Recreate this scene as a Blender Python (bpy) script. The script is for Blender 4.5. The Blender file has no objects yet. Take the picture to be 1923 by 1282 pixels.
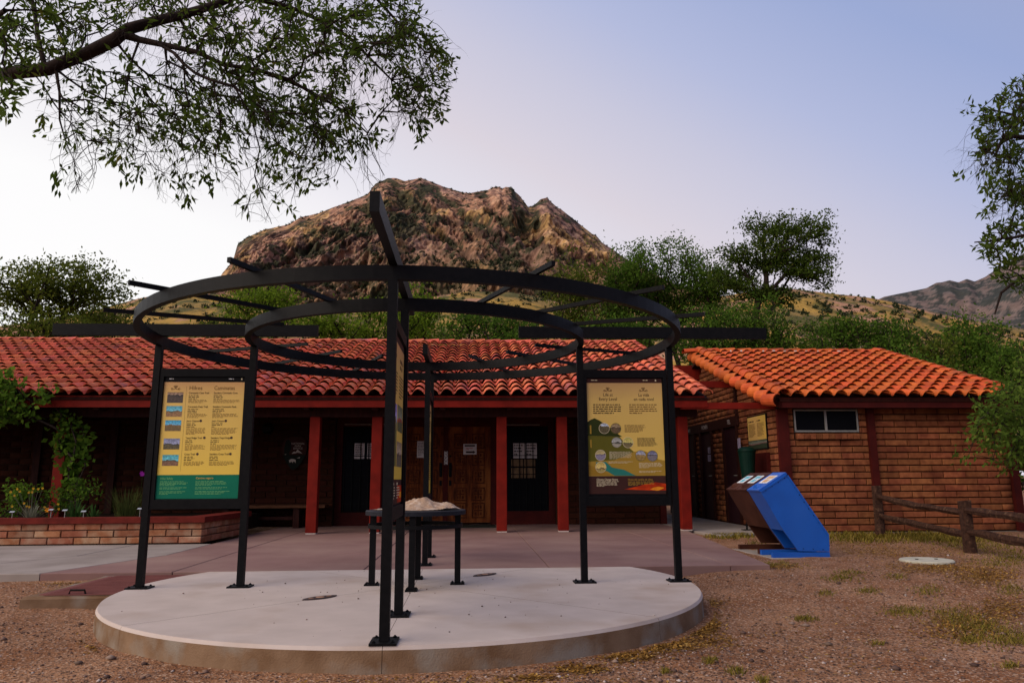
import bpy, math, random, zlib
import numpy as np
from mathutils import Matrix, Vector
random.seed(7); rng = np.random.default_rng(7)
sc = bpy.context.scene
col = sc.collection
PI = math.pi
R = math.radians
# ------------------------------------------------------------------ camera
FPX, PITCH, ROLL, YAW = 1391.5, 0.18396, -0.00531, 0.05701
CAM = np.array([0.498, -7.108, 0.940])
_f = np.array([math.sin(YAW)*math.cos(PITCH), math.cos(YAW)*math.cos(PITCH), math.sin(PITCH)])
_r0 = np.array([math.cos(YAW), -math.sin(YAW), 0.0]); _u0 = np.cross(_r0, _f)
_r = math.cos(ROLL)*_r0 + math.sin(ROLL)*_u0
_u = -math.sin(ROLL)*_r0 + math.cos(ROLL)*_u0
cd = bpy.data.cameras.new('camera'); co = bpy.data.objects.new('camera', cd); col.objects.link(co)
cd.sensor_width = 36; cd.lens = FPX*36/1923; cd.clip_start = 0.1; cd.clip_end = 9000
m = Matrix.Identity(4)
for i in range(3):
    m[i][0] = _r[i]; m[i][1] = _u[i]; m[i][2] = -_f[i]; m[i][3] = CAM[i]
co.matrix_world = m
sc.camera = co
# ------------------------------------------------------------------ sky, sun, exposure
EXPOSURE = 0.55
SUN_AZ, SUN_EL = R(-62), R(6)          # azimuth from north (+y), west negative: last light low in the west
w = bpy.data.worlds.new('World'); sc.world = w; w.use_nodes = True
nt = w.node_tree; N = nt.nodes; L = nt.links; bg = N['Background']
sky = N.new('ShaderNodeTexSky'); sky.sky_type = 'NISHITA'; sky.sun_disc = False
sky.sun_elevation = SUN_EL; sky.sun_rotation = SUN_AZ; sky.altitude = 1500
sky.air_density = 1.0; sky.dust_density = 0.6; sky.ozone_density = 2.0
tc = N.new('ShaderNodeTexCoord')
sep = N.new('ShaderNodeSeparateXYZ'); L.new(tc.outputs['Generated'], sep.inputs[0])
dotn = N.new('ShaderNodeVectorMath'); dotn.operation = 'DOT_PRODUCT'
gd = Vector((-.42, .40, -.82)).normalized()
dotn.inputs[1].default_value = gd; L.new(tc.outputs['Generated'], dotn.inputs[0])
mrs = N.new('ShaderNodeMapRange'); mrs.inputs[1].default_value = -1; mrs.inputs[2].default_value = 1; L.new(dotn.outputs['Value'], mrs.inputs[0])
ramp = N.new('ShaderNodeValToRGB'); L.new(mrs.outputs[0], ramp.inputs[0])
cr = ramp.color_ramp; cr.interpolation = 'LINEAR'
stops = [(0.0, (.28, .32, .52)), (0.2, (.34, .36, .53)), (0.34, (.335, .41, .675)), (0.40, (.46, .505, .73)), (0.445, (.59, .585, .73)), (0.50, (.72, .665, .74)), (0.545, (.78, .76, .84)), (0.58, (.90, .875, .915)), (0.62, (.99, .98, .985)), (1.0, (1.06, 1.04, 1.02))]
while len(cr.elements) < len(stops): cr.elements.new(0.5)
for e, (p, c) in zip(cr.elements, stops): e.position = p; e.color = (*c, 1)
hs = N.new('ShaderNodeHueSaturation'); hs.inputs['Saturation'].default_value = 0.45; hs.inputs['Value'].default_value = 0.09
L.new(sky.outputs[0], hs.inputs['Color'])
mx = N.new('ShaderNodeMix'); mx.data_type = 'RGBA'; mx.blend_type = 'MIX'; mx.inputs[0].default_value = 0.93
L.new(hs.outputs[0], mx.inputs[6]); L.new(ramp.outputs[0], mx.inputs[7])
L.new(mx.outputs[2], bg.inputs[0]); bg.inputs[1].default_value = 1.05/2**EXPOSURE
sd = bpy.data.lights.new('sun', 'SUN'); so = bpy.data.objects.new('sun', sd); col.objects.link(so)
sd.energy = 2.2; sd.angle = R(60); sd.color = (1.0, .85, .69)
SAZ, SELV = R(-122), R(34)              # the soft glow that lights the place comes from the west-south-west
SUNV = Vector((math.sin(SAZ)*math.cos(SELV), math.cos(SAZ)*math.cos(SELV), math.sin(SELV)))
so.rotation_euler = SUNV.to_track_quat('Z', 'Y').to_euler(); so.location = (-20, -5, 30)
vs = sc.view_settings; vs.view_transform = 'Standard'; vs.look = 'None'; vs.exposure = EXPOSURE; vs.gamma = 1; vs.use_curve_mapping = False
sc.render.engine = 'CYCLES'
# ------------------------------------------------------------------ pixel helper: a pixel of the 1923x1282 photograph to a point on a real plane
def ray(x, y): return _f + _r*(x-961.5)/FPX + _u*(641-y)/FPX
def onz(x, y, z=0.0): d = ray(x, y); return CAM + d*(z-CAM[2])/d[2]
def ony(x, y, Y): d = ray(x, y); return CAM + d*(Y-CAM[1])/d[1]
def onx(x, y, X): d = ray(x, y); return CAM + d*(X-CAM[0])/d[0]
# ------------------------------------------------------------------ materials
MATS = {}
def newmat(name):
    mt = bpy.data.materials.new(name); mt.use_nodes = True
    return mt, mt.node_tree, mt.node_tree.nodes, mt.node_tree.links, mt.node_tree.nodes['Principled BSDF']
def mat(name, c1, c2=None, rough=.6, scale=6., var=0., bump=0., bscale=60., metal=0., spec=.08, c3=None, scale3=1.5, t3=(.5, .65), detail=6, stretch=None, tint=False, contrast=(.35, .65)):
    if name in MATS: return MATS[name]
    mt, nt, N, L, b = newmat(name)
    c2 = c2 or tuple(x*.8 for x in c1)
    geo = N.new('ShaderNodeNewGeometry'); vec = geo.outputs['Position']
    if stretch:
        mp = N.new('ShaderNodeMapping'); mp.inputs['Scale'].default_value = stretch; L.new(vec, mp.inputs[0]); vec = mp.outputs[0]
    n1 = N.new('ShaderNodeTexNoise'); n1.inputs['Scale'].default_value = scale; n1.inputs['Detail'].default_value = detail; L.new(vec, n1.inputs['Vector'])
    mr = N.new('ShaderNodeMapRange'); mr.inputs[1].default_value = contrast[0]; mr.inputs[2].default_value = contrast[1]; L.new(n1.outputs[0], mr.inputs[0])
    mix = N.new('ShaderNodeMix'); mix.data_type = 'RGBA'; mix.inputs[6].default_value = (*c1, 1); mix.inputs[7].default_value = (*c2, 1)
    L.new(mr.outputs[0], mix.inputs[0]); out = mix.outputs[2]
    if c3:
        n3 = N.new('ShaderNodeTexNoise'); n3.inputs['Scale'].default_value = scale3; n3.inputs['Detail'].default_value = 5; L.new(vec, n3.inputs['Vector'])
        m3 = N.new('ShaderNodeMapRange'); m3.inputs[1].default_value = t3[0]; m3.inputs[2].default_value = t3[1]; L.new(n3.outputs[0], m3.inputs[0])
        x3 = N.new('ShaderNodeMix'); x3.data_type = 'RGBA'; x3.inputs[7].default_value = (*c3, 1); L.new(out, x3.inputs[6]); L.new(m3.outputs[0], x3.inputs[0]); out = x3.outputs[2]
    if var:
        if tint:
            oi = N.new('ShaderNodeAttribute'); oi.attribute_name = 'tint'; rnd = oi.outputs['Fac']
        else:
            oi = N.new('ShaderNodeObjectInfo'); rnd = oi.outputs['Random']
        hv = N.new('ShaderNodeHueSaturation')
        a = N.new('ShaderNodeMapRange'); a.inputs[3].default_value = 1-var; a.inputs[4].default_value = 1+var; L.new(rnd, a.inputs[0]); L.new(a.outputs[0], hv.inputs['Value'])
        ml = N.new('ShaderNodeMath'); ml.operation = 'MULTIPLY'; ml.inputs[1].default_value = 7.13; L.new(rnd, ml.inputs[0])
        fr = N.new('ShaderNodeMath'); fr.operation = 'FRACT'; L.new(ml.outputs[0], fr.inputs[0])
        h = N.new('ShaderNodeMapRange'); h.inputs[3].default_value = .5-var*.03; h.inputs[4].default_value = .5+var*.03; L.new(fr.outputs[0], h.inputs[0]); L.new(h.outputs[0], hv.inputs['Hue'])
        L.new(out, hv.inputs['Color']); out = hv.outputs[0]
    L.new(out, b.inputs['Base Color'])
    b.inputs['Roughness'].default_value = rough; b.inputs['Metallic'].default_value = metal; b.inputs['Specular IOR Level'].default_value = spec
    if bump:
        nb = N.new('ShaderNodeTexNoise'); nb.inputs['Scale'].default_value = bscale; nb.inputs['Detail'].default_value = 8; L.new(vec, nb.inputs['Vector'])
        bp = N.new('ShaderNodeBump'); bp.inputs['Strength'].default_value = bump; bp.inputs['Distance'].default_value = .02; L.new(nb.outputs[0], bp.inputs['Height']); L.new(bp.outputs[0], b.inputs['Normal'])
    MATS[name] = mt; return mt
def leafmat(name, dark, light, yellow=None, transl=.35):
    if name in MATS: return MATS[name]
    mt, nt, N, L, b = newmat(name)
    at = N.new('ShaderNodeAttribute'); at.attribute_name = 'tint'
    rp = N.new('ShaderNodeValToRGB'); L.new(at.outputs['Fac'], rp.inputs[0])
    e = rp.color_ramp.elements; e[0].position = 0; e[0].color = (*dark, 1); e[1].position = .85; e[1].color = (*light, 1)
    if yellow: q = rp.color_ramp.elements.new(1.0); q.color = (*yellow, 1)
    L.new(rp.outputs[0], b.inputs['Base Color']); b.inputs['Roughness'].default_value = .8; b.inputs['Specular IOR Level'].default_value = .05
    tr = N.new('ShaderNodeBsdfTranslucent'); L.new(rp.outputs[0], tr.inputs[0])
    ms = N.new('ShaderNodeMixShader'); ms.inputs[0].default_value = transl
    L.new(b.outputs[0], ms.inputs[1]); L.new(tr.outputs[0], ms.inputs[2]); L.new(ms.outputs[0], N['Material Output'].inputs[0])
    MATS[name] = mt; return mt
def vcolmat(name, rough=.9, bump=.3, bscale=.3, dist=2., mul=None, nscale=.2):
    mt, nt, N, L, b = newmat(name)
    at = N.new('ShaderNodeAttribute'); at.attribute_name = 'tone'
    geo = N.new('ShaderNodeNewGeometry')
    n1 = N.new('ShaderNodeTexNoise'); n1.inputs['Scale'].default_value = nscale; n1.inputs['Detail'].default_value = 10; L.new(geo.outputs['Position'], n1.inputs['Vector'])
    mr = N.new('ShaderNodeMapRange'); mr.inputs[1].default_value = .3; mr.inputs[2].default_value = .7; mr.inputs[3].default_value = .72; mr.inputs[4].default_value = 1.25; L.new(n1.outputs[0], mr.inputs[0])
    hv = N.new('ShaderNodeHueSaturation'); L.new(at.outputs['Color'], hv.inputs['Color']); L.new(mr.outputs[0], hv.inputs['Value'])
    L.new(hv.outputs[0], b.inputs['Base Color']); b.inputs['Roughness'].default_value = rough; b.inputs['Specular IOR Level'].default_value = .1
    nb = N.new('ShaderNodeTexNoise'); nb.inputs['Scale'].default_value = bscale; nb.inputs['Detail'].default_value = 9; L.new(geo.outputs['Position'], nb.inputs['Vector'])
    bp = N.new('ShaderNodeBump'); bp.inputs['Strength'].default_value = bump; bp.inputs['Distance'].default_value = dist; L.new(nb.outputs[0], bp.inputs['Height']); L.new(bp.outputs[0], b.inputs['Normal'])
    MATS[name] = mt; return mt
def photomat(name, sky_c, far_c, near_c, hz=.5, seed=0., nsc=9.):
    """a printed landscape photo: sky, a far band and a speckled foreground"""
    mt, nt, N, L, b = newmat(name)
    t = N.new('ShaderNodeTexCoord'); s = N.new('ShaderNodeSeparateXYZ'); L.new(t.outputs['Generated'], s.inputs[0])
    ad = N.new('ShaderNodeVectorMath'); ad.operation = 'ADD'; ad.inputs[1].default_value = (seed, seed*2.3, seed*.7); L.new(t.outputs['Generated'], ad.inputs[0])
    n = N.new('ShaderNodeTexNoise'); n.inputs['Scale'].default_value = 3.5; n.inputs['Detail'].default_value = 4; L.new(ad.outputs[0], n.inputs['Vector'])
    ml = N.new('ShaderNodeMath'); ml.operation = 'MULTIPLY_ADD'; ml.inputs[1].default_value = .5; ml.inputs[2].default_value = -.25; L.new(n.outputs[0], ml.inputs[0])
    sm = N.new('ShaderNodeMath'); sm.operation = 'ADD'; L.new(s.outputs['Z'], sm.inputs[0]); L.new(ml.outputs[0], sm.inputs[1])
    rp = N.new('ShaderNodeValToRGB'); L.new(sm.outputs[0], rp.inputs[0]); c = rp.color_ramp
    c.elements[0].position = 0; c.elements[0].color = (*near_c, 1); c.elements[1].position = 1; c.elements[1].color = (*sky_c, 1)
    for p, k in ((hz-.12, near_c), (hz-.06, far_c), (hz, far_c), (hz+.03, tuple(min(1, x*1.5+.1) for x in sky_c))):
        q = c.elements.new(p); q.color = (*k, 1)
    n2 = N.new('ShaderNodeTexNoise'); n2.inputs['Scale'].default_value = nsc; n2.inputs['Detail'].default_value = 5; L.new(ad.outputs[0], n2.inputs['Vector'])
    mr = N.new('ShaderNodeMapRange'); mr.inputs[1].default_value = .35; mr.inputs[2].default_value = .65; mr.inputs[3].default_value = .55; mr.inputs[4].default_value = 1.35; L.new(n2.outputs[0], mr.inputs[0])
    hv = N.new('ShaderNodeHueSaturation'); L.new(rp.outputs[0], hv.inputs['Color']); L.new(mr.outputs[0], hv.inputs['Value']); L.new(hv.outputs[0], b.inputs['Base Color'])
    b.inputs['Roughness'].default_value = .5; MATS[name] = mt; return mt
BLACK = mat('black_powdercoat', (.0035, .0035, .004), (.006, .0055, .006), rough=.5, scale=25, spec=.10, bump=.05, bscale=300)
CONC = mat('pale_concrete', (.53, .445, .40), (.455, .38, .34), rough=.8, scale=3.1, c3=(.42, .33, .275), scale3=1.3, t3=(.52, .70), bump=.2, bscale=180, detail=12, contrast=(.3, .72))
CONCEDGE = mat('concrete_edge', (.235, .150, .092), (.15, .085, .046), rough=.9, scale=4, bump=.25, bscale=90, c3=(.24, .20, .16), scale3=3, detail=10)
PLAZA = mat('pinkish_concrete', (.245, .145, .128), (.19, .108, .096), rough=.85, scale=1.6, c3=(.28, .18, .15), scale3=.7, t3=(.45, .7), bump=.15, bscale=150, detail=12, contrast=(.3, .72))
WALK = mat('grey_concrete', (.30, .255, .225), (.24, .20, .175), rough=.85, scale=2.0, c3=(.34, .29, .26), scale3=.8, bump=.15, bscale=150, detail=12)
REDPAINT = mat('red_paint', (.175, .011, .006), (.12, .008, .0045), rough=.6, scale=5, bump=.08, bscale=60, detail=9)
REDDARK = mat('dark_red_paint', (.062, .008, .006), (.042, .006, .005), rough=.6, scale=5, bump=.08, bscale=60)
DKWOOD = mat('dark_stained_wood', (.040, .011, .008), (.022, .007, .006), rough=.65, scale=4, stretch=(6, 6, 1), bump=.1)
SOFFIT = mat('dark_soffit', (.010, .006, .005), (.007, .004, .004), rough=.8, scale=3)  # brown taken almost to black, so the colour itself deepens the porch shade
BRICKM = mat('adobe_brick_shade', (.044, .0125, .0065), (.030, .009, .0045), rough=.9, scale=14, var=.22, bump=.3, bscale=70)  # adobe with the porch's deep shade put into its colour
MORTM = mat('pale_mortar_shade', (.045, .023, .015), (.032, .017, .011), rough=.95, scale=20, bump=.2)  # pale mortar darkened in colour to sit with the shaded brick
BRICKR = mat('adobe_brick_orange', (.265, .092, .038), (.185, .060, .026), rough=.9, scale=11, var=.20, bump=.45, bscale=60, c3=(.14, .042, .02), scale3=3)
MORTR = mat('dark_mortar', (.066, .030, .017), (.042, .019, .011), rough=.95, scale=20, bump=.3)
BRICKP = mat('planter_brick', (.34, .14, .075), (.25, .09, .045), rough=.9, scale=10, var=.25, bump=.35, bscale=60, c3=(.40, .25, .16), scale3=4, t3=(.5, .72))
MORTP = mat('planter_mortar', (.20, .13, .09), (.12, .075, .05), rough=.95, scale=20, bump=.3)
TILEM = dict(c1=(.59, .150, .076), c2=(.46, .100, .052), rough=.62, scale=7, var=.32, c3=(.30, .10, .10), scale3=1.6, t3=(.56, .74), bump=.1, bscale=60)
TILER = dict(c1=(.50, .104, .024), c2=(.38, .070, .017), rough=.6, scale=7, var=.24, c3=(.26, .070, .030), scale3=1.7, t3=(.56, .78), bump=.1, bscale=60)
TM1 = mat('rose_roof_tile', **TILEM); TM2 = mat('rose_roof_tile_joined', tint=True, **TILEM)
TR1 = mat('orange_roof_tile', **TILER); TR2 = mat('orange_roof_tile_joined', tint=True, **TILER)
WHITE = mat('white_print', (.72, .72, .72), (.66, .66, .66), rough=.6)
CREAM = mat('cream_print', (.72, .62, .40), (.68, .58, .38), rough=.6)
INK = mat('dark_print', (.035, .025, .02), (.03, .02, .018), rough=.6)
INK2 = mat('brown_print', (.17, .09, .03), (.15, .08, .028), rough=.6)
GLASS = mat('dark_window_glass', (.004, .004, .005), (.003, .003, .004), rough=.3, spec=.05)
IRON = mat('black_iron', (.006, .006, .006), (.004, .004, .004), rough=.5)
ALU = mat('aluminium_frame', (.30, .29, .26), (.25, .24, .22), rough=.45, metal=.3)
# ------------------------------------------------------------------ mesh + object helpers
WL = {}                                                      # world location of every object used as a parent
def tag(o, label=None, cat=None, group=None, kind=None):
    if label: o['label'] = label
    if cat: o['category'] = cat
    if group: o['group'] = group
    if kind: o['kind'] = kind
    return o
def link(o, parent, wloc):
    col.objects.link(o); WL[o.name] = np.array(wloc, float)
    if parent is not None:
        o.parent = parent; o.location = Vector(np.array(wloc)-WL[parent.name])
    else: o.location = Vector(wloc)
    return o
def thing(name, loc, label, cat, group=None):
    o = bpy.data.objects.new(name, None); o.empty_display_size = .2
    return tag(link(o, None, loc), label, cat, group)
class MB:
    def __init__(s): s.v = []; s.f = []
    def add(s, vs, fs):
        k = len(s.v); s.v += [tuple(map(float, p)) for p in vs]; s.f += [tuple(i+k for i in f) for f in fs]; return s
    def box(s, x0, x1, y0, y1, z0, z1):
        return s.add([(x0, y0, z0), (x1, y0, z0), (x1, y1, z0), (x0, y1, z0), (x0, y0, z1), (x1, y0, z1), (x1, y1, z1), (x0, y1, z1)],
                     [(0, 3, 2, 1), (4, 5, 6, 7), (0, 1, 5, 4), (1, 2, 6, 5), (2, 3, 7, 6), (3, 0, 4, 7)])
    def cbox(s, x0, x1, y0, y1, z0, z1, c):
        """box with chamfered vertical edges and top"""
        P = lambda e, z: [(x0+e+c, y0+e, z), (x1-e-c, y0+e, z), (x1-e, y0+e+c, z), (x1-e, y1-e-c, z), (x1-e-c, y1-e, z), (x0+e+c, y1-e, z), (x0+e, y1-e-c, z), (x0+e, y0+e+c, z)]
        return s.loft([P(0, z0), P(0, z1-c), P(c, z1)])
    def loft(s, rings, cap=True):
        n = len(rings[0]); vs = [p for r_ in rings for p in r_]; fs = []
        for i in range(len(rings)-1):
            for j in range(n):
                a = i*n+j; b = i*n+(j+1) % n; fs.append((a, b, b+n, a+n))
        if cap: fs += [tuple(range(n-1, -1, -1)), tuple(range((len(rings)-1)*n, len(rings)*n))]
        return s.add(vs, fs)
    def prism(s, pts, axis, a, b):
        """polygon pts (2D) extruded along axis from a to b"""
        def P(p, t): return (t, p[0], p[1]) if axis == 'x' else ((p[0], t, p[1]) if axis == 'y' else (p[0], p[1], t))
        return s.loft([[P(p, a) for p in pts], [P(p, b) for p in pts]])
    def tube(s, pts, rad, n=8, jit=0.):
        pts = [np.array(p, float) for p in pts]; rad = rad if hasattr(rad, '__len__') else [rad]*len(pts); rings = []
        for i, p in enumerate(pts):
            d = pts[min(i+1, len(pts)-1)]-pts[max(i-1, 0)]; d /= np.linalg.norm(d)+1e-9
            a = np.cross(d, (0, 0, 1) if abs(d[2]) < .9 else (1, 0, 0)); a /= np.linalg.norm(a); b = np.cross(d, a)
            rings.append([p+(a*math.cos(2*PI*k/n)+b*math.sin(2*PI*k/n))*rad[i]*(1+jit*random.uniform(-1, 1)) for k in range(n)])
        return s.loft(rings)
    def disc(s, c, r_, z0, z1, n=32, bev=0.):
        q = lambda rr, z: [(c[0]+rr*math.cos(2*PI*k/n), c[1]+rr*math.sin(2*PI*k/n), z) for k in range(n)]
        return s.loft([q(r_, z0), q(r_, z1-bev), q(r_-bev, z1)] if bev else [q(r_, z0), q(r_, z1)])
    def build(s, name, mtl, parent=None, smooth=False, origin=None):
        V = np.array(s.v); o = V.min(0)*.5+V.max(0)*.5 if origin is None else np.array(origin, float)
        if origin is None: o[2] = V[:, 2].min()
        me = bpy.data.meshes.new(name); me.from_pydata((V-o).tolist(), [], s.f); me.materials.append(mtl)
        if smooth: me.shade_smooth()
        import bmesh
        bm = bmesh.new(); bm.from_mesh(me); bmesh.ops.recalc_face_normals(bm, faces=bm.faces); bm.to_mesh(me); bm.free()
        return link(bpy.data.objects.new(name, me), parent, o)
def npmesh(name, V, F, mtl, parent=None, attr=None, aname='tint', dom='FACE', smooth=False, origin=(0, 0, 0)):
    """fast mesh from numpy arrays; F (m,k)"""
    me = bpy.data.meshes.new(name); V = np.asarray(V, np.float32)-np.asarray(origin, np.float32); F = np.asarray(F, np.int32); k = F.shape[1]
    me.vertices.add(len(V)); me.vertices.foreach_set('co', V.ravel())
    me.loops.add(F.size); me.loops.foreach_set('vertex_index', F.ravel())
    me.polygons.add(len(F)); me.polygons.foreach_set('loop_start', np.arange(len(F), dtype=np.int32)*k)
    me.update(calc_edges=True)
    if attr is not None:
        attr = np.asarray(attr, np.float32)
        if attr.ndim == 1: a = me.attributes.new(aname, 'FLOAT', dom); a.data.foreach_set('value', attr)
        else:
            a = me.attributes.new(aname, 'FLOAT_COLOR', dom); a.data.foreach_set('color', np.c_[attr, np.ones(len(attr))].astype(np.float32).ravel())
    me.materials.append(mtl)
    if smooth: me.shade_smooth()
    return link(bpy.data.objects.new(name, me), parent, origin)
def copyobj(src, name, parent, wloc, rot=None, scale=None):
    o = src.copy(); o.name = name
    for k in ('label', 'group', 'category'):
        if k in o: del o[k]
    col.objects.link(o); WL[o.name] = np.array(wloc, float)
    o.parent = parent; o.location = Vector(np.array(wloc)-(WL[parent.name] if parent else 0))
    if rot is not None: o.rotation_euler = rot
    if scale is not None: o.scale = scale
    return o
def meshobj(name, me, parent, wloc, rot=None, scale=None):
    o = bpy.data.objects.new(name, me); link(o, parent, wloc)
    if rot is not None: o.rotation_euler = rot
    if scale is not None: o.scale = scale
    return o
_txt = {}
def text(s, size, wloc, rotz, mtl, parent, name='lettering', align='LEFT', bold=0., sx=1.0):
    """flat lettering standing upright; rotz 0 faces -y"""
    key = (s, align, round(bold, 4), mtl.name)
    if key not in _txt:
        cu = bpy.data.curves.new(name, 'FONT'); cu.body = s; cu.align_x = align; cu.align_y = 'CENTER'; cu.resolution_u = 2; cu.offset = bold; cu.space_line = .95
        t = bpy.data.objects.new('t', cu); me = bpy.data.meshes.new_from_object(t); bpy.data.objects.remove(t); bpy.data.curves.remove(cu)
        me.name = name; me.materials.clear(); me.materials.append(mtl); _txt[key] = me
    return meshobj(name, _txt[key], parent, wloc, (PI/2, 0, rotz), (size*sx, size, size))
def lines(x0, x1, z_top, n, dz, h, frame, mtl, parent, name='text_lines', ragged=.25, word=.035):
    """rows of word-length dashes printed on a board; frame(u,z)->world"""
    vs = []; fs = []
    for i in range(n):
        z = z_top-i*dz; u = x0; end = x1-random.random()*ragged*(x1-x0)
        if i == n-1: end = x0+(x1-x0)*random.uniform(.3, .8)
        while u < end-.004:
            wd = min(random.uniform(.35, 1.3)*word, end-u); k = len(vs)
            vs += [frame(u, z), frame(u+wd, z), frame(u+wd, z-h), frame(u, z-h)]; fs.append((k, k+1, k+2, k+3)); u += wd+word*.22
    return tag(MB().add(vs, fs).build(name, mtl, parent), kind='stuff')
# ------------------------------------------------------------------ numpy noise
_perm = np.random.default_rng(3).random(65536)
def vnoise(x, y):
    xi = np.floor(x).astype(np.int64); yi = np.floor(y).astype(np.int64); fx = x-xi; fy = y-yi
    fx = fx*fx*fx*(fx*(fx*6-15)+10); fy = fy*fy*fy*(fy*(fy*6-15)+10)
    h = lambda a, b: _perm[((a*73856093) ^ (b*19349663)) & 65535]
    return (h(xi, yi)*(1-fx)+h(xi+1, yi)*fx)*(1-fy)+(h(xi, yi+1)*(1-fx)+h(xi+1, yi+1)*fx)*fy
def fbm(x, y, o=5, g=.5):
    s = 0; a = 1; t = 0
    for i in range(o): s = s+a*vnoise(x*2**i+17*i, y*2**i+31*i); t += a; a *= g
    return s/t
def ridged(x, y, o=5, g=.55):
    s = 0; a = 1; t = 0
    for i in range(o): s = s+a*(1-np.abs(2*vnoise(x*2**i+13*i, y*2**i+7*i)-1)); t += a; a *= g
    return s/t
def sst(a, b, x): t = np.clip((x-a)/(b-a), 0, 1); return t*t*(3-2*t)
# ================================================================== SETTING: ground
def gz(x, y):
    x = np.asarray(x, float); y = np.asarray(y, float)
    z = -.152+.095*sst(2.35, 3.5, x)*sst(-1.2, .9, y)+.028*sst(4., 6., x)*sst(2.5, 6., y)
    z = z+.075*sst(-2.5, -3.3, x)*sst(-1., .8, y)
    z = z+.024*(fbm(x*.8+5, y*.8+9, 3)-.5)+.020*(fbm(x*3.1, y*3.1, 3)-.5)
    z = z-.10*((x > -30) & (x < 3.6) & (y > 1.45) & (y < 14))
    return z
def axis(lo, hi, fine, far):
    a = np.arange(lo, hi+1e-6, fine); st = fine; p = hi; q = lo; A = []; B = []
    while p < far: st *= 1.35; p += st; A.append(p)
    st = fine
    while q > -far: st *= 1.35; q -= st; B.append(q)
    return np.array(B[::-1]+list(a)+A)
xs = axis(-5.2, 9.5, .05, 5000); ys = axis(-4.6, 6.4, .05, 5000)
X, Y = np.meshgrid(xs, ys, indexing='ij'); far = np.maximum(np.abs(X), np.abs(Y))
Zg = np.where(far < 40, gz(X, Y), -.25)
nx, ny = X.shape; idx = np.arange(nx*ny).reshape(nx, ny)
Fg = np.stack([idx[:-1, :-1], idx[1:, :-1], idx[1:, 1:], idx[:-1, 1:]], -1).reshape(-1, 4)
def ground_mat():
    mt, nt, N, L, b = newmat('gravelly_soil'); geo = N.new('ShaderNodeNewGeometry'); P = geo.outputs['Position']
    def noise(s, d=6):
        n = N.new('ShaderNodeTexNoise'); n.inputs['Scale'].default_value = s; n.inputs['Detail'].default_value = d; L.new(P, n.inputs['Vector']); return n.outputs[0]
    def mixc(fac, a, bcol, lo, hi):
        m_ = N.new('ShaderNodeMapRange'); m_.inputs[1].default_value = lo; m_.inputs[2].default_value = hi; L.new(fac, m_.inputs[0])
        x = N.new('ShaderNodeMix'); x.data_type = 'RGBA'; L.new(m_.outputs[0], x.inputs[0])
        for i, c in ((6, a), (7, bcol)):
            if isinstance(c, tuple): x.inputs[i].default_value = (*c, 1)
            else: L.new(c, x.inputs[i])
        return x.outputs[2]
    c = mixc(noise(1.1, 6), (.36, .185, .098), (.235, .098, .042), .36, .62)
    c = mixc(noise(7, 8), c, (.28, .15, .088), .5, .72)
    v = N.new('ShaderNodeTexVoronoi'); v.inputs['Scale'].default_value = 75; L.new(P, v.inputs['Vector'])
    sp = N.new('ShaderNodeSeparateColor'); L.new(v.outputs['Color'], sp.inputs[0])
    c = mixc(sp.outputs[0], c, (.10, .052, .032), .62, .9)
    c = mixc(sp.outputs[1], c, (.48, .32, .22), .80, .96)
    c = mixc(noise(38, 4), c, (.10, .055, .035), .56, .72)
    L.new(c, b.inputs['Base Color']); b.inputs['Roughness'].default_value = .95; b.inputs['Specular IOR Level'].default_value = .1
    n2 = noise(95, 7); bp = N.new('ShaderNodeBump'); bp.inputs['Strength'].default_value = .75; bp.inputs['Distance'].default_value = .012; L.new(n2, bp.inputs['Height'])
    b2 = N.new('ShaderNodeBump'); b2.inputs['Strength'].default_value = .5; b2.inputs['Distance'].default_value = .012; L.new(v.outputs['Distance'], b2.inputs['Height']); L.new(bp.outputs[0], b2.inputs['Normal']); L.new(b2.outputs[0], b.inputs['Normal'])
    return mt
tag(npmesh('ground', np.stack([X, Y, Zg], -1).reshape(-1, 3), Fg, ground_mat(), smooth=True), kind='structure')
# plaza of pinkish concrete with recessed joints, grey walk on the left
plaza = bpy.data.objects.new('plaza', None); link(plaza, None, (0, 4, 0)); tag(plaza, kind='structure')
def slab(poly, z0, z1, m_, parent, name='slab', bev=.012):
    c = np.mean(np.array(poly), 0)
    def ins(e):
        out = []; n = len(poly)
        for i in range(n):
            p = np.array(poly[i]); a = np.array(poly[i-1])-p; b_ = np.array(poly[(i+1) % n])-p; a = a/np.linalg.norm(a); b_ = b_/np.linalg.norm(b_)
            s_ = abs(a[0]*b_[1]-a[1]*b_[0]); out.append(p+(a+b_)*e/max(s_, .15))
        return out
    r0 = [(p[0], p[1], z0) for p in poly]; r1 = [(p[0], p[1], z1-bev) for p in poly]; r2 = [(p[0], p[1], z1) for p in ins(bev)]
    return MB().loft([r0, r1, r2]).build(name, m_, parent)
g = .004
xe = lambda y: 3.80+(y-1.12)*.125
px = [-2.63, -.63, 1.37, 3.37]; yb = [1.215, 3.1, 5.0, 7.0, 10.4]
cells = []
for j in range(4):
    y0, y1 = yb[j]+g, yb[j+1]-g
    for i in range(3): cells.append([(px[i]+g, y0), (px[i+1]-g, y0), (px[i+1]-g, y1), (px[i]+g, y1)])
    cells.append([(px[3]+g, y0), (xe(y0), y0), (xe(y1) if y1 < 7 else 4.55, y1), (px[3]+g, y1)])
for p in cells: slab(p, -.13, 0, PLAZA, plaza, bev=.006)
for p in ([(-3.98, 1.219), (-2.64, 1.219), (-2.64, 3.09), (-3.42, 3.09)], [(-3.42, 3.1), (-2.64, 3.1), (-2.64, 9.3), (-3.42, 9.3)]): slab(p, -.13, 0, PLAZA, plaza, bev=.006)
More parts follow.
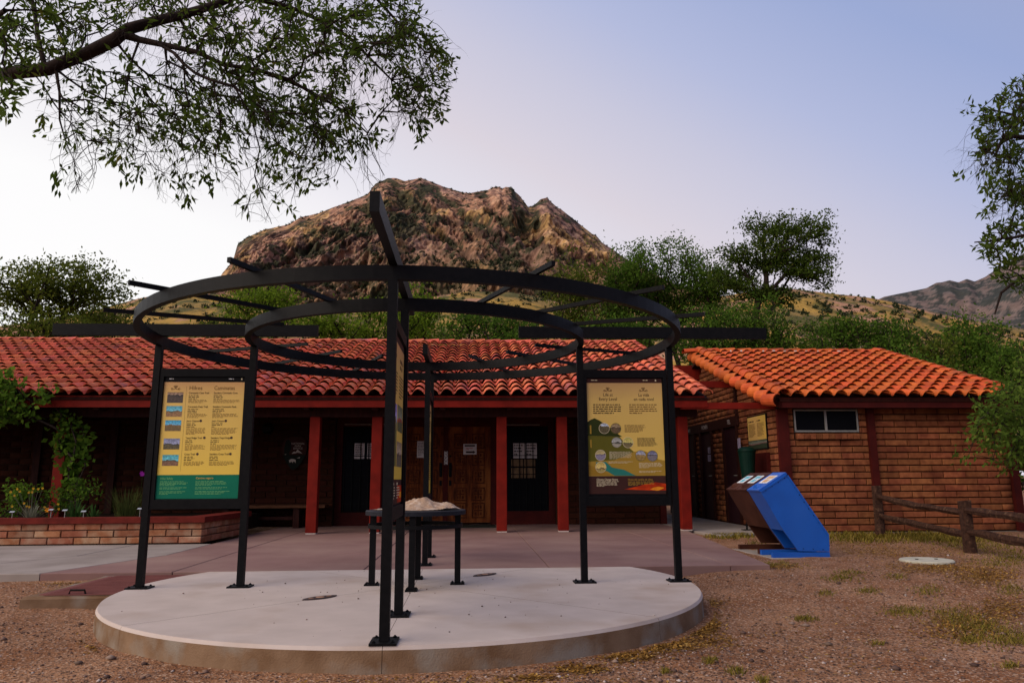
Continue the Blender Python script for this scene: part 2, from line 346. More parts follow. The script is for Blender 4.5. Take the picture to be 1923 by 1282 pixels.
walk = bpy.data.objects.new('walkway', None); link(walk, None, (-6, 3, 0)); tag(walk, kind='structure')
for x0, x1, x2, x3 in ((-3.99, -3.43, -4.55, -5.6), (-5.61, -4.56, -7.4, -7.6), (-7.61, -7.41, -9.4, -9.6), (-9.61, -9.41, -13, -13)):
    slab([(x0, 1.219), (x1, 3.09), (x2, 3.09), (x3, 1.219)], -.13, .001, WALK, walk, bev=.008)
    slab([(x1, 3.10), (x1, 4.80), (x2, 4.80), (x2, 3.10)], -.13, .001, WALK, walk, bev=.008)
slab([(4.62, 7.02), (6.1, 7.02), (6.1, 13), (4.62, 13)], -.13, -.004, WALK, walk, bev=.006)
slab([(4.75, 5.6), (6.1, 6.1), (6.1, 7.0), (4.58, 7.0)], -.13, -.004, WALK, walk, bev=.006)
# round platform in six wedges cut by the saw joints
plat = thing('concrete_platform', (0, -.4, -.17), 'round pale concrete platform with saw-cut joints under the black ring shelter', 'platform')
RP, YC = 2.55, 1.205
def clipback(p): return p if p[1] <= YC else np.array(p)*1.0
cuts = [R(a) for a in (-90, -45, 45, 90, 135, 225)]
def rimpt(t):
    d = np.array([math.cos(t), math.sin(t)]); k = RP
    if d[1] > 0 and RP*d[1] > YC: k = YC/d[1]
    return d*k
tcor = math.asin(YC/RP)
def wedge(a0, a1):
    ts = [a0]+[t for t in np.arange(math.ceil(a0/R(2.5))*R(2.5), a1, R(2.5)) if a0+.005 < t < a1-.005]+[a1]
    for tcn in (tcor, PI-tcor):
        for tt in (tcn, tcn+2*PI, tcn-2*PI):
            if a0 < tt < a1: ts.append(tt)
    ts = sorted(ts); mid = np.array([math.cos((a0+a1)/2), math.sin((a0+a1)/2)])*.0045
    pts = [np.zeros(2)]+[rimpt(t) for t in ts]
    lo = []; md = []; tp = []
    for p in pts:
        q = p+mid; n_ = np.linalg.norm(p)
        lo.append((q[0]*1.002, q[1] if q[1] > 1.15 else q[1]*1.002, -.19)); md.append((q[0], q[1], -.022)); tp.append((q[0]*(1-.012/max(n_, .3)), q[1]*(1-.012/max(n_, .3)) if n_ > .1 else q[1], .0))
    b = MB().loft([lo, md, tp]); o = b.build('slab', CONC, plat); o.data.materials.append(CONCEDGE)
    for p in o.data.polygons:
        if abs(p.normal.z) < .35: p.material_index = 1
for a0, a1 in zip(cuts, cuts[1:]+[cuts[0]+2*PI]): wedge(a0, a1)
# bronze compass plaques let into the platform
BRONZE = mat('dark_bronze', (.045, .020, .016), (.028, .014, .014), rough=.6, scale=20, spec=.15); BRIGHT = mat('worn_bronze', (.42, .24, .16), (.35, .2, .12), rough=.5)
for (cx, cy), lab in (((-.715, -.71), 'leaf shaped bronze plaque set into the platform, the nearer one left of the table'), ((.655, .64), 'leaf shaped bronze plaque set into the platform, the farther one right of the table')):
    t = thing('bronze_plaque', (cx, cy, 0), lab, 'plaque', 'bronze plaques in the platform')
    dx, dy = math.cos(R(45)), math.sin(R(45)); pts = []
    for k in range(17):
        s = -1+2*k/16; pts.append((s*.165, .066*(1-s*s)**.8+.002))
    ring_ = pts+[(p[0], -p[1]) for p in pts[::-1][1:-1]]
    W2 = lambda u, v: (cx+u*dx-v*dy, cy+u*dy+v*dx)
    MB().prism([W2(*p) for p in ring_], 'z', .0008, .006).build('plate', BRONZE, t)
    MB().prism([W2(.035*math.cos(a), .035*math.sin(a)) for a in np.arange(0, 2*PI, .4)], 'z', .007, .009).build('emblem', BRIGHT, t)
    for s in (-1, 1): MB().prism([W2(s*.085+.03*math.cos(a)*.8, .012*math.sin(a)) for a in np.arange(0, 2*PI, .5)], 'z', .007, .009).build('raised_letter', BRIGHT, t)
# access hatch block at the left of the platform
ht = thing('access_hatch', (-2.9, .2, -.13), 'low concrete hatch block with ribbed reddish cover left of the platform', 'hatch')
a = onz(38, 1121, -.03)[:2]; c = onz(210, 1077, -.03)[:2]; HQ = [(a[0], a[1]), (-1.6, a[1]+.06), (-1.6, 1.20), (c[0], 1.20)]
slab(HQ, -.2, -.03, CONCEDGE, ht, 'curb', bev=.02)
HATCH = mat('ribbed_red_concrete', (.20, .075, .065), (.15, .055, .05), rough=.85, scale=4, bump=.3, bscale=90, stretch=(1, 5, 1))
c0 = np.mean(HQ, 0); slab([tuple(c0+(np.array(p)-c0)*np.array((.90, .86))) for p in HQ], -.05, -.022, HATCH, ht, 'cover')
rb = MB()
for k in range(26):
    yy = c0[1]-.70+.052*k; xl = c0[0]+(a[0]-c0[0])*.86+(c[0]-a[0])*.86*np.clip((yy-a[1])/(1.1-a[1]), 0, 1)
    rb.box(xl+.05, -1.66, yy, yy+.02, -.024, -.017)
rb.build('rib', HATCH, ht)
hp = onz(145, 1113, -.01); MB().tube([hp+(-.07, 0, -.01), hp+(-.06, 0, .025), hp+(.06, 0, .025), hp+(.07, 0, -.01)], .009, 6).build('handle', IRON, ht)
# ================================================================== ring shelter
pav = thing('ring_shelter', (0, 0, 0), 'black steel open ring shelter on eight posts standing on the round platform', 'shelter')
RO, RI, HB, HT = 2.45, 1.565, 2.205, 2.300
def ringmesh(rr):
    n = 120; b = MB(); prof = [(rr-.026, HB), (rr+.026, HB), (rr+.026, HT), (rr-.026, HT)]; vs = []; fs = []
    for k in range(n):
        for p in prof: vs.append((p[0]*math.cos(2*PI*k/n), p[0]*math.sin(2*PI*k/n), p[1]))
    for k in range(n):
        for j in range(4): fs.append((k*4+j, k*4+(j+1) % 4, ((k+1) % n)*4+(j+1) % 4, ((k+1) % n)*4+j))
    return b.add(vs, fs)
MB.rect_ring = ringmesh
tag(ringmesh(RO).build('outer_ring', BLACK, pav), 'larger outer black ring'); tag(ringmesh(RI).build('inner_ring', BLACK, pav), 'smaller inner black ring')
def radial(b, a, r0, r1, hw, z0, z1):
    d = np.array([math.cos(a), math.sin(a)]); n = np.array([-d[1], d[0]])*hw
    P = [d*r0-n, d*r1-n, d*r1+n, d*r0+n]
    return b.loft([[(p[0], p[1], z0) for p in P], [(p[0], p[1], z1) for p in P]])
def obox(b, c, d, hl, hw, z0, z1):
    d = np.array(d); n = np.array([-d[1], d[0]]); P = [c-d*hl-n*hw, c+d*hl-n*hw, c+d*hl+n*hw, c-d*hl+n*hw]
    return b.loft([[(p[0], p[1], z0) for p in P], [(p[0], p[1], z1) for p in P]])
def post_with_plate(parent, x, y, d, top, hw=.030, name='post', pl=.10):
    b = MB(); obox(b, np.array([x, y]), d, hw, hw, .014, top); p = b.build(name, BLACK, parent)
    q = MB(); obox(q, np.array([x, y]), d, pl, pl*.8, .0, .013)
    for sx in (-1, 1):
        for sy in (-1, 1):
            n = np.array([-d[1], d[0]]); cc = np.array([x, y])+np.array(d)*sx*pl*.72+n*sy*pl*.55
            q.disc(cc, .012, .013, .021, 6); q.disc(cc, .006, .021, .027, 6)
    q.build('base_plate', BLACK, p); return p
for k in range(4):
    a = k*PI/2; d = (math.cos(a), math.sin(a))
    for rr in (RO, RI): post_with_plate(pav, rr*d[0], rr*d[1], d, HB-.0005)
    radial(MB(), a, .97, 3.44, .026, HT+.001, HT+.112).build('beam', BLACK, pav)
    for j in (1, 2, 3): radial(MB(), a+j*PI/8, 1.27, 2.70, .014, HT+.001, HT+.034).build('spoke', BLACK, pav)
# ------------------------------------------------------------------ information signs hung between the posts
YEL = mat('yellow_panel', (.60, .385, .085), (.56, .35, .075), rough=.5, scale=2, c3=(.60, .36, .11), scale3=1)
def yellow_mat(name, z0, z1, top, mid, bot):
    mt, nt, N, L, b = newmat(name); g_ = N.new('ShaderNodeNewGeometry'); s = N.new('ShaderNodeSeparateXYZ'); L.new(g_.outputs['Position'], s.inputs[0])
    mr = N.new('ShaderNodeMapRange'); mr.inputs[1].default_value = z0; mr.inputs[2].default_value = z1; L.new(s.outputs['Z'], mr.inputs[0])
    rp = N.new('ShaderNodeValToRGB'); L.new(mr.outputs[0], rp.inputs[0]); e = rp.color_ramp.elements; e[0].color = (*bot, 1); e[1].color = (*top, 1); q = rp.color_ramp.elements.new(.8); q.color = (*mid, 1)
    L.new(rp.outputs[0], b.inputs['Base Color']); b.inputs['Roughness'].default_value = .45; return mt
YW = yellow_mat('yellow_print', .95, 1.90, (.56, .28, .11), (.70, .46, .11), (.76, .52, .055))
GREEN = mat('teal_green_print', (.008, .15, .088), (.007, .135, .08), rough=.5)
GREENTXT = mat('pale_green_print', (.16, .42, .16), (.15, .38, .15), rough=.5)
DARKB = mat('dark_brown_print', (.055, .022, .018), (.05, .02, .016), rough=.5)
SUNSET = mat('sunset_print', (.62, .055, .008), (.28, .02, .006), rough=.5, scale=9, stretch=(1, 1, 3))
SUNGLOW = mat('sunset_glow_print', (.85, .33, .02), (.7, .2, .015), rough=.5, scale=30)
class Board:
    """sign in a vertical plane: u runs to the reader's right, face normal n"""
    def __init__(s, o, ud, n): s.o = np.array(o, float); s.ud = np.array(ud, float); s.n = np.array(n, float); s.rz = math.atan2(s.ud[1], s.ud[0])
    def P(s, u, z, off=0.): q = s.o+s.ud*u+s.n*off; return (q[0], q[1], z)
    def poly(s, pts, off, mtl, name, parent, th=.0008):
        b = MB(); b.loft([[s.P(u, z, off-th) for u, z in pts], [s.P(u, z, off) for u, z in pts]]); return b.build(name, mtl, parent)
    def rect(s, u0, u1, z0, z1, off, mtl, name, parent, th=.0008): return s.poly([(u0, z0), (u1, z0), (u1, z1), (u0, z1)], off, mtl, name, parent, th)
    def txt(s, t, size, u, z, mtl, parent, align='LEFT', bold=0., off=.006, name='lettering', sx=1.): return text(t, size, s.P(u, z, off), s.rz, mtl, parent, name, align, bold, sx)
    def lines(s, u0, u1, zt, n, dz, h, mtl, parent, off=.006, **k): return lines(u0, u1, zt, n, dz, h, lambda u, z: s.P(u, z, off), mtl, parent, **k)
    def circle(s, u, z, r_, off, mtl, name, parent): return s.poly([(u+r_*math.cos(t), z+r_*math.sin(t)) for t in np.arange(0, 2*PI-.01, PI/14)], off, mtl, name, parent)
def sign_base(B, label, w_=.82, zb=.69, zt=1.985):
    """B.o at the middle of the sign plane"""
    t = thing('information_sign', B.P(0, zb), label, 'sign', 'information signs between the shelter posts')
    h = w_/2
    fr = MB()
    def bx(u0, u1, z0, z1):
        pts = [(u0, z0), (u1, z0), (u1, z1), (u0, z1)]; fr.loft([[B.P(u, z, -.022) for u, z in pts], [B.P(u, z, .022) for u, z in pts]])
    bx(-h, h, zb, zb+.085); bx(-h, h, zt-.075, zt); bx(-h, -h+.035, zb+.0855, zt-.0755); bx(h-.035, h, zb+.0855, zt-.0755)
    fr.build('frame', BLACK, t)
    B.rect(-h+.0355, h-.0355, zb+.0855, zt-.0755, .003, BLACK, 'board', t, th=.006)
    return t
def ornament(B, u, z, s, mtl, t):
    b = MB()
    def arc(cu, cz, r_, a0, a1):
        pts = [(cu+r_*math.cos(x), cz+r_*math.sin(x)) for x in np.linspace(a0, a1, 10)]
        for p, q in zip(pts, pts[1:]):
            d = np.array(q)-p; n_ = np.array([-d[1], d[0]]); n_ = n_/np.linalg.norm(n_)*s*.06
            k = len(b.v); b.add([B.P(*(np.array(p)-n_), .006), B.P(*(np.array(q)-n_), .006), B.P(*(np.array(q)+n_), .006), B.P(*(np.array(p)+n_), .006)], [(0, 1, 2, 3)])
    for sg in (-1, 1):
        arc(u+sg*s*.9, z-s*.25, s*.22, 0, 2*PI); arc(u+sg*s*.42, z-s*.05, s*.34, PI if sg > 0 else 0, PI*1.9 if sg > 0 else -PI*.9); arc(u+sg*s*.25, z+s*.4, s*.2, 0, 2*PI)
    arc(u, z, s*.16, 0, 2*PI); b.build('ornament', mtl, t)
# ---- west sign: trail list
Bw = Board((-2.005, 0, 0), (1, 0, 0), (0, -1, 0)); tw = sign_base(Bw, 'yellow and green trail list sign headed Hikes and Caminatas, between the left posts')
Bw.rect(-.372, .388, .998, 1.858, .0048, YW, 'yellow_panel', tw, th=.0015); Bw.rect(-.372, .388, .782, .9975, .0048, GREEN, 'green_panel', tw, th=.0015)
Bw.lines(-.33, -.22, 1.893, 1, .01, .008, WHITE, tw, ragged=0); Bw.lines(.22, .30, 1.893, 1, .01, .008, WHITE, tw, ragged=0); Bw.rect(.335, .347, 1.880, 1.896, .0048, CREAM, 'emblem', tw)
ornament(Bw, -.265, 1.803, .036, INK2, tw)
Bw.txt('Hikes', .054, -.14, 1.802, INK2, tw); Bw.txt('Caminatas', .054, .09, 1.802, INK2, tw, sx=.85)
PH = [photomat('cave_photo', (.20, .11, .05), (.03, .02, .015), (.06, .04, .03), hz=.72, seed=1.1), photomat('peak_photo', (.05, .32, .42), (.10, .09, .05), (.28, .15, .06), hz=.55, seed=2.7),
      photomat('canyon_photo', (.02, .27, .45), (.22, .12, .05), (.16, .10, .03), hz=.58, seed=4.4), photomat('ridge_photo', (.17, .19, .32), (.05, .05, .04), (.10, .08, .03), hz=.48, seed=6.1), photomat('crest_photo', (.03, .30, .36), (.07, .05, .03), (.20, .10, .05), hz=.5, seed=8.3)]
rows = [(1.755, 'Coronado Cave Trail', 'Sendero Coronado Cave', 3), (1.625, 'Coronado Peak Trail', 'Sendero Coronado Peak', 4), (1.492, "Joe's Canyon", "Joe's Canyon", 6), (1.335, 'Yaqui Ridge Trail', 'Sendero Yaqui Ridge', 5), (1.185, 'Crest Trail', 'Sendero Crest Trail', 4)]
DOTM = mat('dog_symbol_print', (.08, .05, .04), (.07, .045, .035), rough=.5)
for k, (z, en, es, nl) in enumerate(rows):
    zz = z-(.012 if k > 2 else 0)
    Bw.rect(-.335, -.190, zz-.092, zz+.008, .0056, PH[k], 'photo', tw)
    for u, s in ((-.14, en), (.09, es)):
        Bw.txt(s, .0235, u, z, INK, tw, bold=.012, sx=.92)
        if k > 1: Bw.circle(u+.0088*len(s)+.022, z+.002, .012, .0056, DOTM, 'symbol', tw)
        Bw.lines(u, u+.115, z-.020, 3, .015, .006, INK, tw, ragged=.4)
        Bw.lines(u, u+(.185 if u < 0 else .25), z-.066, nl, .0105, .0042, INK2, tw, ragged=.15, word=.03)
mb = MB(); mb.loft([[Bw.P(u, z_, .0050) for u, z_ in ((-.165, 1.03), (-.1635, 1.03), (-.1635, 1.82), (-.165, 1.82))], [Bw.P(u, z_, .0054) for u, z_ in ((-.165, 1.03), (-.1635, 1.03), (-.1635, 1.82), (-.165, 1.82))]]); mb.build('divider_line', INK2, tw)
Bw.txt('Hike Safely', .026, -.34, .965, GREENTXT, tw, bold=.008); Bw.txt('Camine seguro', .026, -.02, .968, YEL, tw, bold=.008)
for u0, u1 in ((-.34, -.09), (-.02, .30)):
    for zt, n in ((.940, 4), (.885, 2), (.850, 3)): Bw.lines(u0, u1, zt, n, .0115, .0045, GREENTXT, tw, ragged=.2, word=.03)
# ---- east sign: life at every level
Be = Board((2.0, 0, 0), (1, 0, 0), (0, -1, 0)); te = sign_base(Be, 'yellow sign headed Life at Every Level with mountain drawing, between the right posts')
EC = lambda px_, py_: (ony(1095+px_/5.574, 705+py_/5.574, 0)[0]-2.0, ony(1095+px_/5.574, 705+py_/5.574, 0)[2])
z_h = EC(400, 78)[1]; z_f = EC(400, 1048)[1]; z_b = EC(400, 1236)[1]; z_t = 1.902
YE = yellow_mat('yellow_print_b', z_f, z_h, (.52, .31, .11), (.66, .44, .11), (.72, .49, .075))
uL, uR = -.372, .366
Be.rect(uL, uR, z_h+.0003, z_t, .0048, DARKB, 'header_strip', te, th=.0015); Be.rect(uL, uR, z_f, z_h, .0048, YE, 'yellow_panel', te, th=.0015); Be.rect(uL, uR, z_b, z_f-.0003, .0048, DARKB, 'dark_footer', te, th=.0015)
Be.lines(-.33, -.24, 1.888, 1, .01, .007, CREAM, te, ragged=0); Be.lines(.18, .25, 1.888, 1, .01, .007, CREAM, te, ragged=0); Be.rect(.30, .313, 1.876, 1.892, .0056, CREAM, 'emblem', te)
for u in (EC(252, 0)[0], EC(622, 0)[0]): ornament(Be, u, EC(0, 148)[1], .036, INK2, te)
Be.txt('Life at\nEvery Level', .043, EC(252, 0)[0], EC(0, 224)[1], INK, te, 'CENTER', sx=.9); Be.txt('La vida\nen cada nivel', .043, EC(625, 0)[0], EC(0, 226)[1], INK, te, 'CENTER', sx=.9)
Be.lines(EC(95, 0)[0], EC(400, 0)[0], EC(0, 300)[1], 5, .0205, .0085, INK, te, ragged=.12); Be.lines(EC(470, 0)[0], EC(765, 0)[0], EC(0, 300)[1], 5, .0205, .0085, INK2, te, ragged=.12)
DKG = mat('dark_green_print', (.034, .044, .010), (.03, .038, .009), rough=.5); OLV = mat('olive_print', (.125, .115, .016), (.11, .10, .014), rough=.5); OCH = mat('ochre_print', (.38, .235, .035), (.36, .22, .03), rough=.5); OCH2 = mat('deep_ochre_print', (.33, .19, .025), (.31, .175, .022), rough=.5); TEAL = mat('teal_print', (.03, .20, .16), (.028, .19, .15), rough=.5)
def epoly(pts, off, m_, nm): Be.poly([(min(max(u, uL), uR), z) for u, z in (EC(*p) for p in pts)], off, m_, nm, te, th=.0003)
epoly([(40, 880), (860, 880), (855, 890), (760, 868), (660, 800), (540, 795), (420, 830), (340, 870), (40, 900)][::-1] if False else [(40, 1046), (870, 1046), (862, 888), (790, 876), (700, 810), (640, 790), (530, 795), (430, 840), (330, 880), (40, 900)], .0051, OCH, 'illustration_slope')
epoly([(40, 900), (330, 882), (430, 842), (530, 797), (470, 745), (380, 640), (40, 628)], .0054, OLV, 'illustration_slope')
epoly([(40, 628), (410, 640), (370, 615), (280, 545), (200, 490), (170, 470), (118, 446), (80, 462), (40, 484)], .0057, DKG, 'illustration_peak')
epoly([(40, 1046), (310, 1046), (200, 1000), (120, 960), (40, 930)], .0056, OCH2, 'illustration_slope')
epoly([(130, 905), (235, 900), (300, 960), (430, 985), (550, 1046), (330, 1046), (250, 1000), (160, 985)], .0059, TEAL, 'illustration_river')
CP = [photomat('oak_photo', (.35, .42, .5), (.12, .10, .05), (.10, .08, .03), hz=.75, seed=11), photomat('deer_photo', (.20, .13, .04), (.10, .06, .02), (.13, .08, .03), hz=.6, seed=12), photomat('grove_photo', (.25, .25, .22), (.05, .05, .03), (.35, .32, .24), hz=.5, seed=13, nsc=18), photomat('flower_photo', (.40, .34, .05), (.05, .04, .02), (.18, .14, .05), hz=.45, seed=14, nsc=14),
      photomat('stream_photo', (.35, .28, .10), (.10, .08, .10), (.25, .22, .3), hz=.6, seed=15, nsc=16), photomat('meadow_photo', (.25, .26, .32), (.30, .22, .10), (.33, .21, .05), hz=.6, seed=16), photomat('javelina_photo', (.12, .12, .2), (.03, .03, .05), (.2, .18, .2), hz=.6, seed=17, nsc=16), photomat('bird_photo', (.45, .33, .06), (.12, .05, .02), (.38, .3, .08), hz=.4, seed=18, nsc=12)]
for k, (cx, cy) in enumerate(((220, 552), (341, 553), (350, 698), (469, 700), (182, 833), (602, 838), (724, 840), (185, 958))):
    u, z = EC(cx, cy); Be.circle(u, z, .052, .0063, CREAM if k in (4, 7, 0, 3) else OLV, 'photo_rim', te); Be.circle(u, z, .0485, .0068, CP[k], 'round_photo', te)
for (x0, x1, y0, n, c_) in ((415, 632, 518, 7, INK2), (542, 750, 652, 8, INK), (250, 485, 797, 7, CREAM), (240, 490, 900, 2, CREAM), (550, 790, 915, 5, CREAM), (550, 790, 1000, 2, CREAM)): Be.lines(EC(x0, 0)[0], EC(x1, 0)[0], EC(0, y0)[1], n, .0105, .0042, c_, te, ragged=.15, word=.028, off=.0068)
Be.rect(uL+.02, uL+.035, EC(0, 610)[1], EC(0, 520)[1], .0068, OCH, 'band_label', te); Be.rect(uL+.02, uL+.035, EC(0, 755)[1], EC(0, 670)[1], .0068, OCH, 'band_label', te)
epoly([(430, 1190), (870, 1205), (870, 1130), (760, 1115), (650, 1135), (560, 1160)], .0053, SUNSET, 'sunset_glow'); epoly([(700, 1188), (780, 1206), (815, 1190), (850, 1172), (790, 1160), (740, 1168)], .0056, SUNGLOW, 'sunset_glow'); epoly([(60, 1236), (868, 1236), (870, 1198), (700, 1206), (560, 1200), (400, 1212), (200, 1205), (60, 1210)], .0058, DARKB, 'sunset_hills')
Be.txt('Climate Change Notes', .026, EC(112, 0)[0], EC(0, 1088)[1], CREAM, te, bold=.012, sx=.85); Be.txt('Notas del cambio de clima', .026, EC(432, 0)[0], EC(0, 1090)[1], OCH, te, bold=.012, sx=.85)
Be.lines(EC(112, 0)[0], EC(350, 0)[0], EC(0, 1106)[1], 5, .0105, .0045, CREAM, te, ragged=.15); Be.lines(EC(432, 0)[0], EC(735, 0)[0], EC(0, 1110)[1], 4, .0105, .0045, OCH, te, ragged=.15)
# ---- south and north signs, seen on their east faces
def side_sign(y, label, kind):
    B = Board((0, y, 0), (0, 1, 0), (1, 0, 0)); t = sign_base(B, label)
    B.rect(-.372, .372, 1.855, 1.902, .0048, DARKB, 'header_strip', t, th=.0015); B.rect(-.372, .372, .945, 1.8545, .0048, YW, 'yellow_panel', t, th=.0015)
    B.txt('Un paisaje' if False else 'Plants', .05, -.30, 1.76, INK2, t) if False else None
    for u in (-.19, .19): B.lines(u-.11, u+.12, 1.775, 2, .045, .028, INK2, t, ragged=.3, word=.16)
    for u in (-.32, .05): B.lines(u, u+.29, 1.655, 7, .0235, .0095, INK, t, ragged=.15)
    if kind:
        B.rect(-.372, .372, .782, .9445, .0048, DARKB, 'dark_footer', t, th=.0015)
        B.rect(-.372, -.06, 1.03, 1.44, .0056, PSL, 'photo', t); B.rect(-.02, .34, 1.27, 1.45, .0056, PSR, 'photo', t); B.rect(-.02, .34, 1.03, 1.20, .0056, PSB, 'photo', t)
        B.rect(.08, .372, .79, .905, .0056, SUNSET, 'sunset_glow', t); B.rect(.22, .36, .82, .86, .0062, SUNGLOW, 'sunset_glow', t)
        for u in (-.3, .02): B.lines(u, u+.2, .925, 1, .02, .018, CREAM, t, ragged=0, word=.12); B.lines(u, u+.24, .895, 5, .017, .007, CREAM, t, ragged=.15)
    else:
        B.rect(-.372, .372, .782, .9445, .0048, YW, 'yellow_foot', t, th=.0015); B.rect(-.3, .02, 1.15, 1.42, .0056, PSR, 'photo', t); B.rect(-.25, -.05, .83, 1.0, .0056, PSB, 'photo', t)
        for u in (.07,): B.lines(u, u+.28, 1.40, 20, .0235, .010, INK, t, ragged=.15)
    return t
PSL = photomat('hillside_photo', (.22, .18, .42), (.12, .14, .06), (.13, .13, .02), hz=.75, seed=21); PSR = photomat('red_flower_photo', (.10, .13, .05), (.35, .04, .02), (.07, .09, .03), hz=.5, seed=22, nsc=12); PSB = photomat('bird_pair_photo', (.30, .22, .12), (.06, .04, .03), (.12, .10, .06), hz=.5, seed=23, nsc=14)
side_sign(-2.005, 'yellow sign seen nearly edge-on between the two nearest posts, in front of the table', 1)
side_sign(2.005, 'yellow sign seen nearly edge-on between the two farthest posts, behind the table', 0)
# ------------------------------------------------------------------ map table and relief model
tb = thing('map_table', (0, 0, 0), 'black round steel table with four legs and a lower ring at the platform centre', 'table')
TABLE = mat('dark_table_steel', (.014, .015, .020), (.020, .021, .027), rough=.42, scale=18)
MB().disc((0, 0), .462, .628, .668, 64, .006).build('tabletop', TABLE, tb)
n = 72; vs_ = []; fs_ = []
for k in range(n):
    for p in ((.422, .512), (.436, .512), (.436, .545), (.422, .545)): vs_.append((p[0]*math.cos(2*PI*k/n), p[0]*math.sin(2*PI*k/n), p[1]))
for k in range(n):
    for j in range(4): fs_.append((k*4+j, k*4+(j+1) % 4, ((k+1) % n)*4+(j+1) % 4, ((k+1) % n)*4+j))
MB().add(vs_, fs_).build('lower_ring', BLACK, tb)
for k in range(4):
    a = k*PI/2; d = (math.cos(a), math.sin(a)); post_with_plate(tb, .39*d[0], .39*d[1], d, .6275, .027, 'leg', .065)
xs_ = np.linspace(-.39, .42, 72); ys_ = np.linspace(-.28, .28, 50); XX, YY = np.meshgrid(xs_, ys_, indexing='ij')
prof = np.interp(XX, [-.39, -.2, -.06, .07, .16, .22, .28, .34, .40, .42], [.0, .02, .07, .095, .055, .045, .06, .055, .02, 0])
env = np.clip(1-(np.abs(YY)/.28)**2.2, 0, 1)*np.clip(1-(np.abs((XX-.015)/.405))**6, 0, 1)
RM = prof*1.2*(.25+.95*ridged(XX*8+3+YY*4, YY*11+2, 6, .6))*env*np.clip(1-((YY-.02)/.27)**2*.75, .1, 1)+.004*fbm(XX*50, YY*50, 3)*env
RM = .669+np.maximum(RM, 0)+.004
ia = np.arange(RM.size).reshape(RM.shape); Fm = np.stack([ia[:-1, :-1], ia[1:, :-1], ia[1:, 1:], ia[:-1, 1:]], -1).reshape(-1, 4)
ok = ((XX-.015)/.405)**2+(YY/.28)**2 < 1.02; keep = ok.ravel()[Fm].all(1)
RELIEF = mat('tan_relief_model', (.46, .32, .22), (.36, .23, .15), rough=.75, scale=30, c3=(.55, .42, .32), scale3=14)
tag(npmesh('relief_model', np.stack([XX, YY, RM], -1).reshape(-1, 3), Fm[keep], RELIEF, origin=(0, 0, .669)), 'tan relief model of mountains lying on the black round table', 'model')
dsk = MB().disc((-.30, -.06), .05, .669, .683, 20, .004).build('braille_disc', ALU, None); dsk.name = 'metal_disc'; tag(dsk, 'small pale metal disc lying on the left edge of the map table', 'disc')
# ================================================================== buildings: shared builders
SL = R(19.0)
def tile_mesh(w_, L_, lift=.052, h=.10):
    """S tile: pan and barrel, slightly narrower uphill, with a thick lower lip"""
    prof = [(-.5, .30), (-.44, .02), (-.30, .0), (-.20, .10), (-.12, .48), (.0, .82), (.14, 1.0), (.28, .86), (.40, .50), (.5, .30)]
    prof = [(-.5, .42), (-.45, .10), (-.37, .0), (-.29, .10), (-.22, .45), (-.10, .80), (.05, .98), (.14, 1.0), (.24, .95), (.38, .72), (.5, .42)]
    vs = []; n = len(prof); th = .014
    for (yy, dz, s) in ((0, lift, 1.), (L_, 0., .97)):
        for u, hh in prof: vs.append((u*w_*s, yy, hh*h*s+dz))
    for u, hh in prof: vs.append((u*w_, .002, hh*h+lift-th))
    fs = [(i, i+1, n+i+1, n+i) for i in range(n-1)]+[(2*n+i, 2*n+i+1, i+1, i) for i in range(n-1)]
    return np.array(vs), fs
def barrel_mesh(w_, L_, h, lift=.02):
    vs = []; n = 8; th = .018
    for (yy, dz, s) in ((0, lift, 1.), (L_, 0., .9)):
        for k in range(n): a = PI*k/(n-1); vs.append((-math.cos(a)*w_/2*s, yy, math.sin(a)*h*s+dz))
    for k in range(n): a = PI*k/(n-1); vs.append((-math.cos(a)*(w_/2-th), .002, math.sin(a)*(h-th)+lift))
    fs = [(i, i+1, n+i+1, n+i) for i in range(n-1)]+[(2*n+i, 2*n+i+1, i+1, i) for i in range(n-1)]
    return np.array(vs), fs
def pymesh(name, vs, fs, mtl, smooth=False):
    me = bpy.data.meshes.new(name); me.from_pydata([tuple(v) for v in vs], [], fs); me.materials.append(mtl)
    if smooth: me.shade_smooth()
    return me
def rotx(a): c, s = math.cos(a), math.sin(a); return np.array([[1, 0, 0], [0, c, -s], [0, s, c]])
def roof_tiles(roof, x0, x1, ye, ze, slope, nrow, expo, w_, m1, m2, limit, vis=None):
    """nrow courses from the eave up; the nearest `limit` tiles are objects, the rest one joined mesh"""
    tv, tf = tile_mesh(w_, expo*1.12); meshes = []
    for k in range(4):
        v = tv.copy(); v[:, 2] += rng.normal(0, .0025, len(v)); v[:, 0] += rng.normal(0, .0015, len(v)); meshes.append(pymesh('roof_tile', v, tf, m1))
    ncol = int(round((x1-x0)/w_)); w2 = (x1-x0)/ncol; spots = []
    for r_ in range(nrow):
        for c_ in range(ncol):
            x = x0+(c_+.5)*w2; s = r_*expo; y = ye+s*math.cos(slope); z = ze+s*math.sin(slope)
            spots.append((r_, x, y, z))
    key = [((p[1]-CAM[0])**2+(p[2]-CAM[1])**2+(0 if vis is None or vis(p[1]) else 1e6)) for p in spots]
    order = np.argsort(key); big = set(order[:limit].tolist()); V = []; F = []; T = []; nv = len(tv); Rm = rotx(slope)
    for i, (r_, x, y, z) in enumerate(spots):
        jz = random.uniform(-.006, .006); jx = random.uniform(-.006, .006); yaw = random.gauss(0, .012)
        if i in big: meshobj('roof_tile', random.choice(meshes), roof, (x+jx, y, z+jz), (slope, 0, yaw))
        else:
            F += [tuple(a+len(V)*nv for a in f) for f in tf]; V.append(tv@Rm.T+(x+jx, y, z+jz)); t_ = random.random(); T += [t_]*len(tf)
    if V: tag(npmesh('roof_tile', np.concatenate(V), np.array(F), m2, roof, T), kind='stuff')
    return w2
BRV = []
